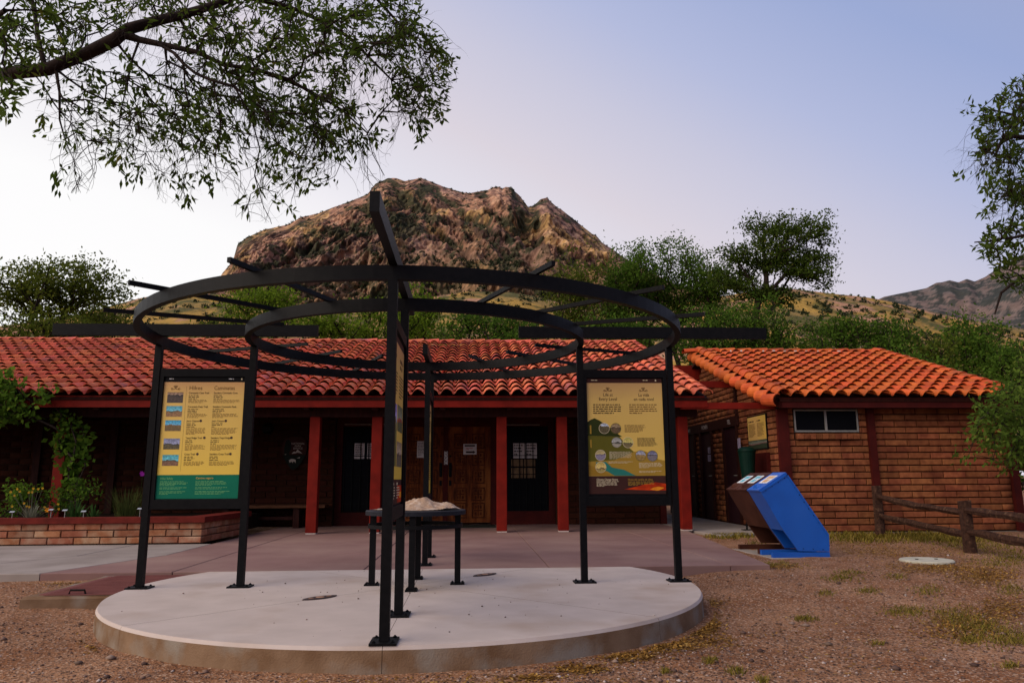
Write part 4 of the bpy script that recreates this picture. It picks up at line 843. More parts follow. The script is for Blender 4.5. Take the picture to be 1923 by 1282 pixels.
# breezeway beams tying the two buildings together
bw = thing('breezeway_beams', (5.4, 8, 2.1), 'dark red timber beams bridging the gap between the two tiled buildings', 'beams')
a_ = ony(1262, 768, 6.35); b_ = ony(1463, 756, 6.35); MB().box(4.38, 6.13, 6.30, 6.42, a_[2], b_[2]).build('beam', REDPAINT, bw)
a_ = ony(1310, 728, 8.32); b_ = ony(1310, 716, 8.32); MB().box(4.6, 6.15, 8.26, 8.38, a_[2], b_[2]).build('beam', REDPAINT, bw)
a_ = ony(1290, 714, 10.9); b_ = ony(1290, 687, 10.9); MB().box(4.6, ony(1320, 700, 10.9)[0], 10.8, 11.0, a_[2], b_[2]).build('beam', REDPAINT, bw)
exec_marker = None
# ================================================================== recycling bins
BLUE = mat('blue_paint', (.006, .098, .47), (.005, .08, .40), rough=.42, scale=4, spec=.4, c3=(.010, .10, .46), scale3=2); BROWN = mat('brown_paint', (.055, .019, .012), (.04, .014, .009), rough=.5, scale=5, c3=(.075, .027, .017), scale3=2)
YB = 2.45
def PX(px_, py_): q = ony(px_, py_, YB); return np.array((q[0], q[2]))
tf_, tb_, bk, bb, ib, fbm_ = PX(1428, 922), PX(1478, 889), PX(1557, 1004), PX(1558, 1035), PX(1500, 1034), PX(1472, 996)
zs = PX(1520, 1046)[1]
def bin_(y0, width, m_, label, nlid, name, plates):
    t = thing(name, ((tf_[0]+bb[0])/2, y0+width/2, zs), label, 'bin')
    prof = [tf_, fbm_, ib, bb, bk, tb_]
    kb = bk+(fbm_-bk)*np.array((.10, 1.0))
    MB().prism([tuple(p) for p in (tf_, fbm_, kb, bk, tb_)][::-1], 'y', y0+.0305, y0+width-.0305).build('body', m_, t)
    for q0 in (y0, y0+width-.03): MB().prism([tuple(p) for p in prof][::-1], 'y', q0, q0+.03).build('side_panel', m_, t)
    MB().prism([tuple(kb+(.02, -.001)), tuple(bk+(-.001, -.02)), tuple(bb+(-.001, 0)), tuple(bb+(-.04, 0))], 'y', y0+.031, y0+width-.031).build('back_panel', m_, t)
    # raised flange round the side panel
    d = (tb_-tf_)/np.linalg.norm(tb_-tf_); dn = (bk-tb_)/np.linalg.norm(bk-tb_)
    for (p, q) in ((tb_-d*.0, bk), (tf_, tb_)):
        e = (q-p)/np.linalg.norm(q-p); nrm = np.array([e[1], -e[0]]); nrm = nrm*(-1 if np.dot(nrm, (tf_+bk)/2-p) < 0 else 1)
        MB().prism([tuple(p), tuple(q), tuple(q+nrm*.018), tuple(p+nrm*.018)], 'y', y0-.008, y0-.0005).build('flange', m_, t)
    rv = MB()
    for q0, q1, nn in ((tb_, bk, 8), (tf_, tb_, 4), (ib, bb, 3)):
        for k in range(nn):
            c_ = q0+(q1-q0)*(k+.5)/nn; cc = (c_-(np.array(tf_)+bk)/2); cc = c_-cc/np.linalg.norm(cc)*.03
            rv.tube([(cc[0], y0-.006, cc[1]), (cc[0], y0-.0005, cc[1])], .006, 6)
    hz_ = bb+(bk-bb)*.35; rv.tube([(hz_[0]+.008, y0+.02, hz_[1]), (hz_[0]+.008, y0+width-.02, hz_[1])], .010, 8)
    tag(rv.build('rivets', IRON, t), kind='stuff')
    up = np.array([-d[1], d[0]]); up = up if up[1] > 0 else -up
    for k in range(nlid):
        a0 = y0+width*k/nlid+.012; a1 = y0+width*(k+1)/nlid-.012
        p, q = tf_-d*.012+up*.001, tb_+up*.001; l_ = MB().prism([tuple(p), tuple(q), tuple(q+up*.022), tuple(p+up*.022)], 'y', a0, a1).build('lid', m_, t)
        lc = lambda s, v: np.array([*(tf_+(tb_-tf_)*s+up*(.024+v))]); ym = (a0+a1)/2
        hd = MB(); c0_ = lc(.16, 0); hd.loft([[(c0_[0]+sx*.035, ym+sy*.07, c0_[1]+sx*.02) for sx, sy in ((-1, -1), (1, -1), (1, 1), (-1, 1))], [(c0_[0]+sx*.02, ym+sy*.05, c0_[1]+.035+sx*.012) for sx, sy in ((-1, -1), (1, -1), (1, 1), (-1, 1))]]); hd.build('handle', m_, l_)
        s0, s1 = .36, .80; b0, b1 = lc(s0, 0), lc(s1, 0); yq0, yq1 = ym-(a1-a0)*.32, ym+(a1-a0)*.32
        MB().loft([[(b0[0], yq0, b0[1]), (b1[0], yq0, b1[1]), (b1[0], yq1, b1[1]), (b0[0], yq1, b0[1])], [(b0[0]-.001, yq0, b0[1]+.003), (b1[0]-.001, yq0, b1[1]+.003), (b1[0]-.001, yq1, b1[1]+.003), (b0[0]-.001, yq1, b0[1]+.003)]]).build('label_plate', WHITE, l_)
        pr = MB()
        for (u0, u1, v0, v1) in ((.1, .5, .2, .8), (.58, .92, .12, .9)):
            P = lambda u, v: (b0[0]+(b1[0]-b0[0])*u-.001, yq0+(yq1-yq0)*v, b0[1]+(b1[1]-b0[1])*u+.0042); pr.add([P(u0, v0), P(u1, v0), P(u1, v1), P(u0, v1)], [(0, 1, 2, 3)])
        pr.build('label_print', plates, l_)
    xk0 = PX(1452, 1040)[0]
    for yy in (y0+.002, y0+width-.07): MB().box(xk0, bb[0]+.001, yy, yy+.068, zs, zs+.062).build('skid', m_, t)
    return t
bin_(YB, .44, BLUE, 'bright blue leaning metal bin with one white label plate, nearest of the pair', 1, 'recycling_bin', mat('orange_label_print', (.62, .40, .22), (.5, .3, .16), rough=.6))
bin_(YB+.455, .80, BROWN, 'dark brown leaning metal bin with two lids, behind the blue bin', 2, 'trash_bin', mat('teal_label_print', (.10, .42, .42), (.2, .4, .6), rough=.6, scale=20))
padz = zs-.001; pq = [onz(1418, 1037, padz)[:2], onz(1565, 1049, padz)[:2]]
pad = slab([(PX(1446, 1040)[0], YB-.06), (bb[0]+.06, YB-.06), (bb[0]+.10, YB+1.35), (PX(1446, 1040)[0]-.05, YB+1.35)], zs-.12, zs-.001, WALK, None, 'concrete_pad'); tag(pad, 'small grey concrete pad under the blue and brown bins', 'pad')
# green domed receptacle on a black stand beside the restroom
gs = thing('domed_receptacle', (5.36, 6.75, 0), 'dark green domed receptacle on a black stand beside the restroom wall', 'receptacle')
gx = ony(1403, 860, 6.75)[0]; gt = ony(1403, 838, 6.75)[2]; GRN = mat('dark_green_plastic', (.003, .020, .013), (.002, .015, .010), rough=.55, spec=.1)
q = lambda r_, z: [(gx+r_*math.cos(2*PI*k/20), 6.75+r_*math.sin(2*PI*k/20), z) for k in range(20)]
MB().loft([q(.11, .85), q(.145, gt-.25), q(.16, gt-.10)]).build('body', GRN, gs); MB().loft([q(.168, gt-.0995), q(.168, gt-.08), q(.14, gt-.03), q(.08, gt-.006), q(.02, gt)]).build('lid', GRN, gs, smooth=True)
for s in (-1, 1): MB().box(gx+s*.085-.012, gx+s*.085+.012, 6.735, 6.765, .012, .8495).build('leg', IRON, gs)
MB().box(gx-.17, gx+.17, 6.68, 6.82, -.003, .0115).build('base_plate', IRON, gs)
# ================================================================== split rail fence
fe = thing('split_rail_fence', (7.4, 3.2, -.08), 'weathered split rail fence with two rails in front of the restroom wall', 'fence')
FW = mat('weathered_fence_wood', (.070, .034, .022), (.032, .016, .012), rough=.9, scale=9, stretch=(3, 3, 3), c3=(.15, .085, .05), scale3=5, t3=(.55, .75), bump=.8, bscale=45)
z0f = -.045
f1 = onz(1654, 1007, z0f); f2 = onz(1822, 1036, z0f); dirf = (f2-f1); f3 = f2+dirf*.97; f0 = f1-dirf*.0
def fpost(p, top):
    b = MB(); hh = top-z0f; rings = []
    for k in range(7):
        z = z0f-.1+(hh+.1)*k/6; rings.append([(p[0]+sx*(.072+random.uniform(-.008, .008)), p[1]+sy*(.066+random.uniform(-.008, .008)), z+random.uniform(-.012, .012)*(k == 6)) for sx, sy in ((-1, -.7), (-.4, -1), (.6, -1), (1, -.5), (1, .7), (.3, 1), (-.7, 1), (-1, .5))])
    return b.loft(rings).build('fence_post', FW, fe)
t1 = ony(1646, 912, f1[1])[2]; t2 = ony(1818, 940, f2[1])[2]
fpost(f1, t1); fpost(f2, t2); fpost(f3, t2-.03)
def rail(p, q):
    n = 9; pts = []; rad = []
    for k in range(n):
        s = k/(n-1); pts.append(np.array(p)*(1-s)+np.array(q)*s+np.array((random.uniform(-.008, .008), 0, random.uniform(-.012, .012)-.02*math.sin(PI*s)))); rad.append(.052*(1+random.uniform(-.12, .12))*(.72 if k in (0, n-1) else 1))
    MB().tube(pts, rad, 6, .18).build('rail', FW, fe)
for (za, zb, dy) in ((ony(1655, 932, f1[1])[2], ony(1812, 964, f2[1])[2], 0), (ony(1656, 967, f1[1])[2], ony(1814, 1004, f2[1])[2], 0)):
    rail((f1[0], f1[1]-.02, za), (f2[0]+.02, f2[1]+.04, zb)); rail((f2[0]-.02, f2[1]-.04, zb+.045), (f3[0], f3[1]+.02, zb+.02))
# round utility cover
lc_ = onz(1740, 1052, -.045); cv = thing('utility_cover', (lc_[0], lc_[1], -.09), 'round pale utility cover lying in the gravel right of the bins', 'cover')
CVM = mat('pale_cover', (.50, .47, .38), (.38, .36, .28), rough=.8, scale=7, bump=.15, bscale=60)
MB().disc(lc_, .30, -.16, -.030, 40, .012).build('lid', CVM, cv); rbm = MB(); rbm.disc((lc_[0]+.12, lc_[1]), .02, -.0295, -.024, 10); rbm.disc((lc_[0]-.12, lc_[1]), .02, -.0295, -.024, 10); rbm.build('lift_hole', IRON, cv)
# ================================================================== mountains and hills
ROCK = vcolmat('mountain_rock', bump=.8, bscale=.09, dist=7., nscale=.06)
def hillfield(name, sil, Dr, Df, zf, Db, na, nd, hfun, cfun, mtl, x0, x1, power=1.25, lift=1.):
    """terrain sheet: ridge line at distance Dr with the skyline `sil`, sloping to zf at Df, and falling behind to Db"""
    pxs = np.linspace(x0, x1, na); sil = np.array(sil, float); py = np.interp(pxs, sil[:, 0], sil[:, 1])
    S = np.empty(na); ZR_ = np.empty(na)
    for i in range(na):
        q = ony(pxs[i], py[i], CAM[1]+Dr); S[i] = (q[0]-CAM[0])/Dr; ZR_[i] = q[2]
    T = np.concatenate([np.linspace(0, 1, nd), 1+np.linspace(0, 1, 14)[1:]]); D = np.where(T <= 1, Df+(Dr-Df)*T, Dr+(Db-Dr)*(T-1))
    SS, TT = np.meshgrid(S, T, indexing='ij'); DD = np.broadcast_to(D, SS.shape)
    Xw = CAM[0]+SS*DD; Yw = CAM[1]+DD; zr = ZR_[:, None]
    t1_ = np.clip(TT, 0, 1); base = zf+(zr-zf)*t1_**power; base = np.where(TT > 1, zr+(zf-zr)*(TT-1)**.8, base)
    amp = np.where(TT <= 1, np.clip(TT*3, 0, 1)*np.clip((1-TT)*5, .06, 1), .3)
    hh = hfun(Xw, Yw, base, TT)*amp; Z = base+hh*lift; Yw = Yw-hh*(1-lift); Xw = Xw+hh*(1-lift)*.12
    i_ = np.arange(Z.size).reshape(Z.shape); F = np.stack([i_[:-1, :-1], i_[1:, :-1], i_[1:, 1:], i_[:-1, 1:]], -1).reshape(-1, 4)
    gx_ = np.gradient(Z, axis=0); 
    C_ = cfun(Xw, Yw, Z, TT)
    o = npmesh(name, np.stack([Xw, Yw, Z], -1).reshape(-1, 3), F, mtl, attr=C_.reshape(-1, 3), aname='tone', dom='POINT', smooth=False)
    return tag(o, kind='structure'), (Xw, Yw, Z)
def mixc(a, b, t): return np.asarray(a)*(1-t[..., None])+np.asarray(b)*t[..., None]
PEAK = [(300, 600), (385, 560), (418, 512), (437, 490), (446, 460), (462, 447), (500, 430), (540, 422), (565, 408), (600, 400), (640, 385), (690, 365), (705, 345), (728, 334), (745, 336), (760, 341), (790, 334), (810, 340), (835, 352), (870, 362), (885, 363), (905, 358), (917, 357), (925, 352), (937, 351), (943, 355), (950, 351), (962, 352), (968, 360), (975, 366), (985, 380), (993, 390), (1001, 386), (1005, 383), (1015, 374), (1027, 371), (1035, 380), (1047, 390), (1055, 394), (1075, 410), (1100, 430), (1113, 440), (1118, 441), (1130, 455), (1150, 468), (1170, 482), (1200, 500), (1260, 530), (1330, 552), (1420, 575), (1500, 600)]
def nz(a): return (a-.5)/.13
def faces(Xw, B_):
    """noise coordinates on the rock face: slabs lean one way on the left massif, the other on the right"""
    k = sst(-90, 10, Xw-CAM[0]+40); return (Xw*.62+B_*.78, -Xw*.78+B_*.62, Xw*.66-B_*.75, Xw*.75+B_*.66, k)
def slabs(Xw, B_, su, sv, o, g, off):
    u1, v1, u2, v2, k = faces(Xw, B_); return ridged(u1/su+off, v1/sv+off, o, g)*(1-k)+ridged(u2/su+off+5, v2/sv+off+3, o, g)*k
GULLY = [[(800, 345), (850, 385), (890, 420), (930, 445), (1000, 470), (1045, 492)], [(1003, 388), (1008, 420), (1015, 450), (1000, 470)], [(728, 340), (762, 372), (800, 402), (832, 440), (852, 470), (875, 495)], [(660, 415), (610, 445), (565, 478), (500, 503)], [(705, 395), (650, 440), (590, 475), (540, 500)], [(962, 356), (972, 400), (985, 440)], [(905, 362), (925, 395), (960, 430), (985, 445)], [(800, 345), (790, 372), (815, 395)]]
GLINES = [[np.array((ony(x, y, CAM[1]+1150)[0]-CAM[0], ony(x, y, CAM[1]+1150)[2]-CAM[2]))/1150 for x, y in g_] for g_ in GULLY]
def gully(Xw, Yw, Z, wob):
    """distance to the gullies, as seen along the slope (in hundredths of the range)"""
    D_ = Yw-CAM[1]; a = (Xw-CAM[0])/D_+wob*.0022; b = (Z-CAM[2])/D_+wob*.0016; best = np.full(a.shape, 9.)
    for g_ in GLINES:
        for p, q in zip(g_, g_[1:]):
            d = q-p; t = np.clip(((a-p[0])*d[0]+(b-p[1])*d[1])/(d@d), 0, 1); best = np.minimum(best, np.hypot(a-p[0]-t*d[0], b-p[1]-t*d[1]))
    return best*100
def rock_h(Xw, Yw, B_, TT):
    a = slabs(Xw, B_, 210, 90, 5, .62, 0.)-.55; b = slabs(Xw, B_, 70, 26, 4, .6, 9.)-.55; st = np.floor(fbm(Xw/50+3, B_/32+1, 4)*11)/11-.5
    e = slabs(Xw, B_, 20, 10, 3, .65, 20.)-.55
    gl = gully(Xw, Yw, B_, nz(fbm(Xw/30, B_/30, 3)))
    return 95*a+42*b+40*st+22*e+11*(slabs(Xw, B_, 8, 4, 2, .6, 31.)-.55)-42*np.exp(-(gl/.75)**2)
def rock_c(Xw, Yw, Z, TT):
    u, v = Xw*.62+Z*.78, -Xw*.78+Z*.62
    n1 = nz(fbm(u/70, v/150, 4)); n2 = nz(fbm(Xw/55+7, Z/30+3, 5)); n3 = nz(fbm(Xw/9, Z/7+Yw/30, 3)); cr = slabs(Xw, Z, 110, 30, 4, .6, 2.); nb = nz(fbm(u/26+50, v/110+9, 4))
    c = mixc((.37, .195, .120), (.315, .175, .130), sst(-.7, .7, n1)); c = mixc(c, (.43, .27, .09), sst(.5, 1.3, nz(fbm(Xw/60+30, Z/60, 3)))*.7); c = mixc(c, (.60, .38, .25), sst(.3, 1.5, n3)*.55); c = mixc(c, (.14, .075, .056), sst(-.2, -1.3, n3)*.6)
    c = mixc(c, (.045, .028, .025), sst(.70, .80, cr)*.8); c = mixc(c, (.04, .026, .022), sst(.74, .84, slabs(Xw, Z, 36, 9, 3, .6, 14.))*.75); c = mixc(c, (.045, .028, .024), sst(.80, .90, ridged(Xw/13+7, Z/70+3, 3, .6))*.7)
    top = np.exp(-((Xw-CAM[0]+150)/75)**2)*sst(.55, .9, TT)*.8
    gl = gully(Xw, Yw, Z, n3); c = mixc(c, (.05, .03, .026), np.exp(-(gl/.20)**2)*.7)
    veg = sst(.30, .70, .6*n2+.55*n3+.5*nb-.3+top+1.4*np.exp(-(gl/.65)**2))*.95
    low = sst(.74, .40, TT)
    veg = np.clip(np.maximum(veg, low*sst(-.55, .1, n3+.5*n2)), 0, 1)
    c = mixc(c, (.26, .16, .075), low*.6)
    return mixc(c, (.028, .036, .018), veg*.93)
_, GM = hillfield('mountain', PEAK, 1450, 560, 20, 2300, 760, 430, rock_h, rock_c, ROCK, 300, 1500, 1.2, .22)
def far_h(Xw, Yw, B_, TT): return 60*(ridged(Xw/160+4, Yw/220, 5)-.55)+14*(fbm(Xw/25, Yw/40, 4)-.5)
def far_c(Xw, Yw, Z, TT):
    n2 = nz(fbm(Xw/55+7, Yw/70+3, 5)); n3 = nz(fbm(Xw/12, Yw/22, 3)); c = mixc((.15, .105, .09), (.125, .10, .09), sst(-1, 1, n2)); c = mixc(c, (.24, .165, .13), sst(.8, 1.6, n3)*.6); return mixc(c, (.028, .034, .030), sst(-.35, .3, n3*.7+n2*.5)*.9)
RIGHTM = [(1500, 590), (1600, 575), (1640, 566), (1660, 557), (1700, 549), (1740, 541), (1758, 531), (1768, 530), (1783, 526), (1800, 530), (1815, 524), (1830, 529), (1850, 520), (1870, 506), (1895, 492), (1923, 475), (2010, 430), (2150, 400)]
hillfield('mountain', RIGHTM, 2100, 900, 25, 3200, 260, 130, far_h, far_c, vcolmat('far_mountain_rock', bump=.6, bscale=.05, dist=8, nscale=.05), 1500, 2150, 1.2, .45)
def grass_h(Xw, Yw, B_, TT): return 7*(fbm(Xw/40+2, Yw/50, 4)-.5)+1.5*(fbm(Xw/6, Yw/9, 3)-.5)
def grass_c(Xw, Yw, Z, TT):
    n2 = fbm(Xw/30+7, Yw/40+3, 4); n3 = fbm(Xw/5, Yw/11, 4); n2 = nz(n2); n3 = nz(n3); c = mixc((.36, .215, .045), (.24, .155, .045), sst(-1, 1, n2)); c = mixc(c, (.38, .20, .12), sst(.7, 1.3, nz(fbm(Xw/16+40, Yw/25, 4)))); return mixc(c, (.050, .060, .016), sst(-.05, .7, n3*.9+n2*.3)*.8)
GRASSM = vcolmat('dry_grass_slope', bump=.7, bscale=.6, dist=1.2, nscale=.5)
RH = [(1100, 600), (1200, 585), (1330, 560), (1420, 546), (1480, 541), (1510, 544), (1540, 548), (1570, 552), (1610, 556), (1640, 560), (1680, 568), (1720, 578), (1770, 590), (1830, 603), (1923, 618), (2100, 640)]
_, GR = hillfield('hill', RH, 420, 90, 6, 620, 220, 90, grass_h, grass_c, GRASSM, 1100, 2100, 1.1)
LH = [(-200, 620), (0, 612), (150, 590), (230, 568), (262, 560), (300, 553), (345, 548), (390, 553), (430, 552), (470, 560), (560, 575), (700, 585), (820, 556), (880, 547), (960, 549), (1000, 556), (1080, 575), (1160, 600)]
_, GL = hillfield('hill', LH, 430, 100, 6, 640, 240, 90, grass_h, grass_c, GRASSM, -200, 1160, 1.1)
# ================================================================== vegetation helpers
def leaf_quads(C_, L_, Wd, up=.3, droop=0., dirs=None):
    """(n) leaf centres -> diamond quads"""
    n = len(C_); d = rng.normal(size=(n, 3)) if dirs is None else dirs+rng.normal(size=(n, 3))*.55
    d[:, 2] -= droop; d /= np.linalg.norm(d, axis=1)[:, None]+1e-9
    nr = rng.normal(size=(n, 3)); nr[:, 2] += up*3; s = np.cross(d, nr); s /= np.linalg.norm(s, axis=1)[:, None]+1e-9
    L_ = (L_*rng.uniform(.65, 1.25, n))[:, None]; Wd = (Wd*rng.uniform(.7, 1.2, n))[:, None]
    V = np.stack([C_, C_+d*L_*.45+s*Wd*.5, C_+d*L_, C_+d*L_*.45-s*Wd*.5], 1).reshape(-1, 3)
    return V, np.arange(4*n).reshape(n, 4)
def skeleton(nodes, parent, tips, step, jit, gravity=0., bf=.55):
    """join every tip to the grown node that keeps both the new twig and the whole path short"""
    A = np.empty((len(nodes)+len(tips)*30+10, 3)); Ln = np.zeros(len(A)); A[:len(nodes)] = np.array(nodes); par = list(parent); cnt = len(nodes); ends = []
    for k in range(1, cnt): Ln[k] = Ln[par[k]]+np.linalg.norm(A[k]-A[par[k]])*.5
    root = A[0].copy(); order = np.argsort([np.linalg.norm(t-root) for t in tips])
    for i in order:
        t = tips[i]; v = t-A[:cnt]; d = np.linalg.norm(v, axis=1); k = int(np.argmin(d+bf*Ln[:cnt]+.15*np.maximum(0, -v[:, 2])*(gravity < 0))); a = A[k].copy(); n_ = max(1, min(28, int(d[k]/step))); b0 = d[k]
        w1 = rng.normal(size=3)*jit*n_**.5; w2 = rng.normal(size=3)*jit*n_**.5
        for s in range(1, n_+1):
            f = s/n_; q = a*(1-f)+t*f+(w1*math.sin(PI*f)+w2*math.sin(2*PI*f))+np.array((0, 0, gravity*math.sin(PI*f)*b0))
            if s < n_: q = q+rng.normal(size=3)*jit*.35
            if cnt >= len(A): A = np.concatenate([A, np.empty((5000, 3))]); Ln = np.concatenate([Ln, np.zeros(5000)])
            Ln[cnt] = Ln[k]+np.linalg.norm(q-A[k]); A[cnt] = q; par.append(k); k = cnt; cnt += 1
        ends.append(k)
    return A[:cnt].copy(), np.array(par), np.array(ends)
def tubes(P, par, rad, n=5):
    e = np.arange(len(P)); e = e[par >= 0]; a = P[par[e]]; b = P[e]; d = b-a; ln_ = np.linalg.norm(d, axis=1)[:, None]+1e-9; d = d/ln_
    h = np.where(np.abs(d[:, 2:3]) < .9, np.array([[0, 0, 1.]]), np.array([[1., 0, 0]])); s = np.cross(d, h); s /= np.linalg.norm(s, axis=1)[:, None]; t = np.cross(d, s)
    ra = np.minimum(rad[par[e]], rad[e]*1.6)[:, None]; rb_ = rad[e][:, None]; V = []
    for (c, r_) in ((a-d*ra*.2, ra), (b, rb_)):
        for k in range(n): an = 2*PI*k/n; V.append(c+(s*math.cos(an)+t*math.sin(an))*r_)
    V = np.stack(V, 1).reshape(-1, 3); m_ = len(e); base = (np.arange(m_)*2*n)[:, None]; F = []
    for k in range(n): F.append(np.concatenate([base+k, base+(k+1) % n, base+n+(k+1) % n, base+n+k], 1))
    return V, np.concatenate(F)
def pipe(P, par, ends, rtip, expo=.45):
    c = np.zeros(len(P)); c[ends] = 1
    for i in range(len(P)-1, 0, -1):
        if par[i] >= 0: c[par[i]] += max(c[i], .2)
    return rtip*np.maximum(c, 1)**expo
BARK = mat('dark_bark', (.030, .020, .016), (.016, .011, .010), rough=.95, scale=12, bump=.6, bscale=30)
BARKL = mat('grey_bark', (.055, .040, .030), (.03, .022, .018), rough=.95, scale=12, bump=.6, bscale=30)
OAKLEAF = leafmat('oak_leaf', (.020, .038, .007), (.085, .130, .018), (.18, .17, .03), .5); MESQ = leafmat('mesquite_leaf', (.050, .095, .008), (.175, .26, .020), (.28, .30, .035), .5); DKLEAF = leafmat('dark_scrub_leaf', (.026, .060, .008), (.10, .180, .020), (.20, .22, .03), .5); OLEAF = leafmat('olive_leaf', (.038, .060, .008), (.125, .155, .020), (.22, .19, .03), .5)
def tree(base, lobes, ntip, nleaf, ls, lm, label, trunk_h=.35, cl=.30, rtip=.008, group='trees and bushes behind the buildings', name='tree', cat='tree', bark=None, lean=(0, 0), flat=.42):
    global rng
    rng = np.random.default_rng(zlib.crc32(label.encode()))      # every tree keeps its own shape
    base = np.array(base, float); lobes = np.array(lobes, float); vol = lobes[:, 3]*lobes[:, 4]*lobes[:, 5]; pick = rng.choice(len(lobes), ntip, p=vol/vol.sum())
    u = rng.normal(size=(ntip, 3)); u /= np.linalg.norm(u, axis=1)[:, None]; r_ = rng.uniform(.25, 1, ntip)**.5; tips = lobes[pick, :3]+u*r_[:, None]*lobes[pick, 3:]
    tips = tips[tips[:, 2] > base[2]+.3]; cen = (lobes[:, :3]*vol[:, None]).sum(0)/vol.sum(); nodes = [base]; par = [-1]
    for k in range(1, 6):
        f = k/5*trunk_h*1.6; q = base+(cen-base)*np.array((f**1.3, f**1.3, f))+np.array((lean[0]*f, lean[1]*f, 0))+rng.normal(size=3)*np.array((.10, .10, .03)); nodes.append(q); par.append(k-1)
    P, par, ends = skeleton(nodes, par, tips, .6, .10, 0., .5); rad = np.minimum(pipe(P, par, ends, rtip, .5), .16); t = thing(name, base, label, cat, group)
    V, F = tubes(P, par, rad, 5); npmesh('trunk', V, F, bark or BARK, t, origin=base)
    pts = np.concatenate([P[ends], P[par[ends]], P[par[par[ends]]], P[ends]]); k = rng.integers(0, len(pts), nleaf); sg = cl*rng.uniform(.6, 1.3, len(pts))[k][:, None]
    C_ = pts[k]+rng.normal(size=(nleaf, 3))*sg*np.array((1, 1, flat)); tone = (rng.uniform(0, 1, len(pts))[k]*.55+rng.uniform(0, 1, nleaf)*.45)
    V, F = leaf_quads(C_, ls, ls*.55, .35); npmesh('crown', V, F, lm, t, tone, origin=base); return t
def far_tree(pc, ptop, hw, pbot, Y_, lm, label, dens=1., lob=5, flatlob=.75, ls=.145, cl=.27, **k):
    """crown that spans the given outline when built at distance Y_"""
    global rng
    rng = np.random.default_rng(zlib.crc32(label.encode())+1)
    q = ony(pc, ptop, Y_); q2 = ony(pc+hw, ptop, Y_); q3 = ony(pc, pbot, Y_); w_ = q2[0]-q[0]; top, bot = q[2], q3[2]; H_ = top-bot
    L_ = []
    for i in range(lob+3):
        f = rng.uniform(-.62, .62); hz = rng.uniform(.10, .80); rz = H_*rng.uniform(.18, .32); zc = bot+H_*hz; zc = min(zc, top-rz*(1+.9*abs(f)))
        L_.append((q[0]+f*w_, Y_+rng.uniform(-.5, .5)*w_, zc, w_*rng.uniform(.36, .55), w_*rng.uniform(.35, .55), rz))
    L_.append((q[0]+rng.uniform(-.2, .2)*w_, Y_, top-H_*.24, w_*.42, w_*.42, H_*.24)); area = w_*2*H_
    return tree((q[0]+k.pop('bx', 0)*w_, Y_, -.2), L_, int(min(620, 110+area*8*dens)), int(min(26000, area*470*dens)), ls, lm, label, trunk_h=.4, cl=cl, **k)
far_tree(118, 484, 140, 600, 21, OLEAF, 'wide dark oak with bare forking trunks showing sky, far left behind the rose roof', 1.5, 9, cl=.26, bx=.15)
far_tree(60, 575, 120, 650, 19, OLEAF, 'low brown-green bush at the far left edge just over the rose roof', .9, 5)
far_tree(205, 560, 70, 650, 24, OLEAF, 'low olive bush behind the left tip of the ring, under the far left oak', .9, 4)
far_tree(505, 530, 82, 650, 23, MESQ, 'light green rounded mesquite behind the left half of the ring', 1.1, 6)
far_tree(610, 582, 80, 650, 20, MESQ, 'low light green bush just over the rose roof, left of the nearest post', 1.1, 5)
far_tree(690, 560, 50, 650, 22, MESQ, 'small light green bush right behind the nearest post, over the rose roof', 1.1, 4)
far_tree(790, 527, 62, 650, 23, MESQ, 'light green mesquite just right of the nearest post, under the peak', 1.1, 5)
far_tree(745, 572, 55, 655, 21, MESQ, 'small light green bush just left of the post, between two taller mesquites', 1.1, 5)
far_tree(940, 588, 60, 655, 21, DKLEAF, 'mid-green bush over the rose roof, right of the dense one', 1.1, 5)
far_tree(430, 600, 60, 655, 20, OLEAF, 'low olive-green scrub just over the rose roof inside the ring left end', 1.0, 5)
far_tree(880, 590, 85, 655, 20, DKLEAF, 'dense mid-green bush over the middle of the rose roof', 1.1, 5)
far_tree(985, 600, 75, 655, 19, DKLEAF, 'dense dark bush over the rose roof, left of the inner ring end', 1.1, 5)
far_tree(1085, 448, 78, 640, 26, OLEAF, 'airy olive-green tree in front of the right foot of the mountain', .75, 8)
far_tree(1190, 470, 75, 640, 27, DKLEAF, 'dark green tree between the airy olive tree and the tall pair', .8, 7)
far_tree(1262, 437, 76, 620, 28, DKLEAF, 'tall dark green tree with ragged top, left of the spreading tree', .8, 8)
far_tree(1188, 432, 68, 610, 27.5, DKLEAF, 'tall ragged tree whose top pokes up just right of the mountain foot', .8, 8)
far_tree(1315, 468, 55, 620, 27, DKLEAF, 'green tree filling the gap left of the spreading tree', .8, 6)
far_tree(1130, 585, 90, 660, 20, DKLEAF, 'low dark bush over the right end of the rose roof', 1.1, 5)
far_tree(1350, 575, 110, 670, 20, DKLEAF, 'dense dark bush over the gap between the two roofs', 1.1, 6)
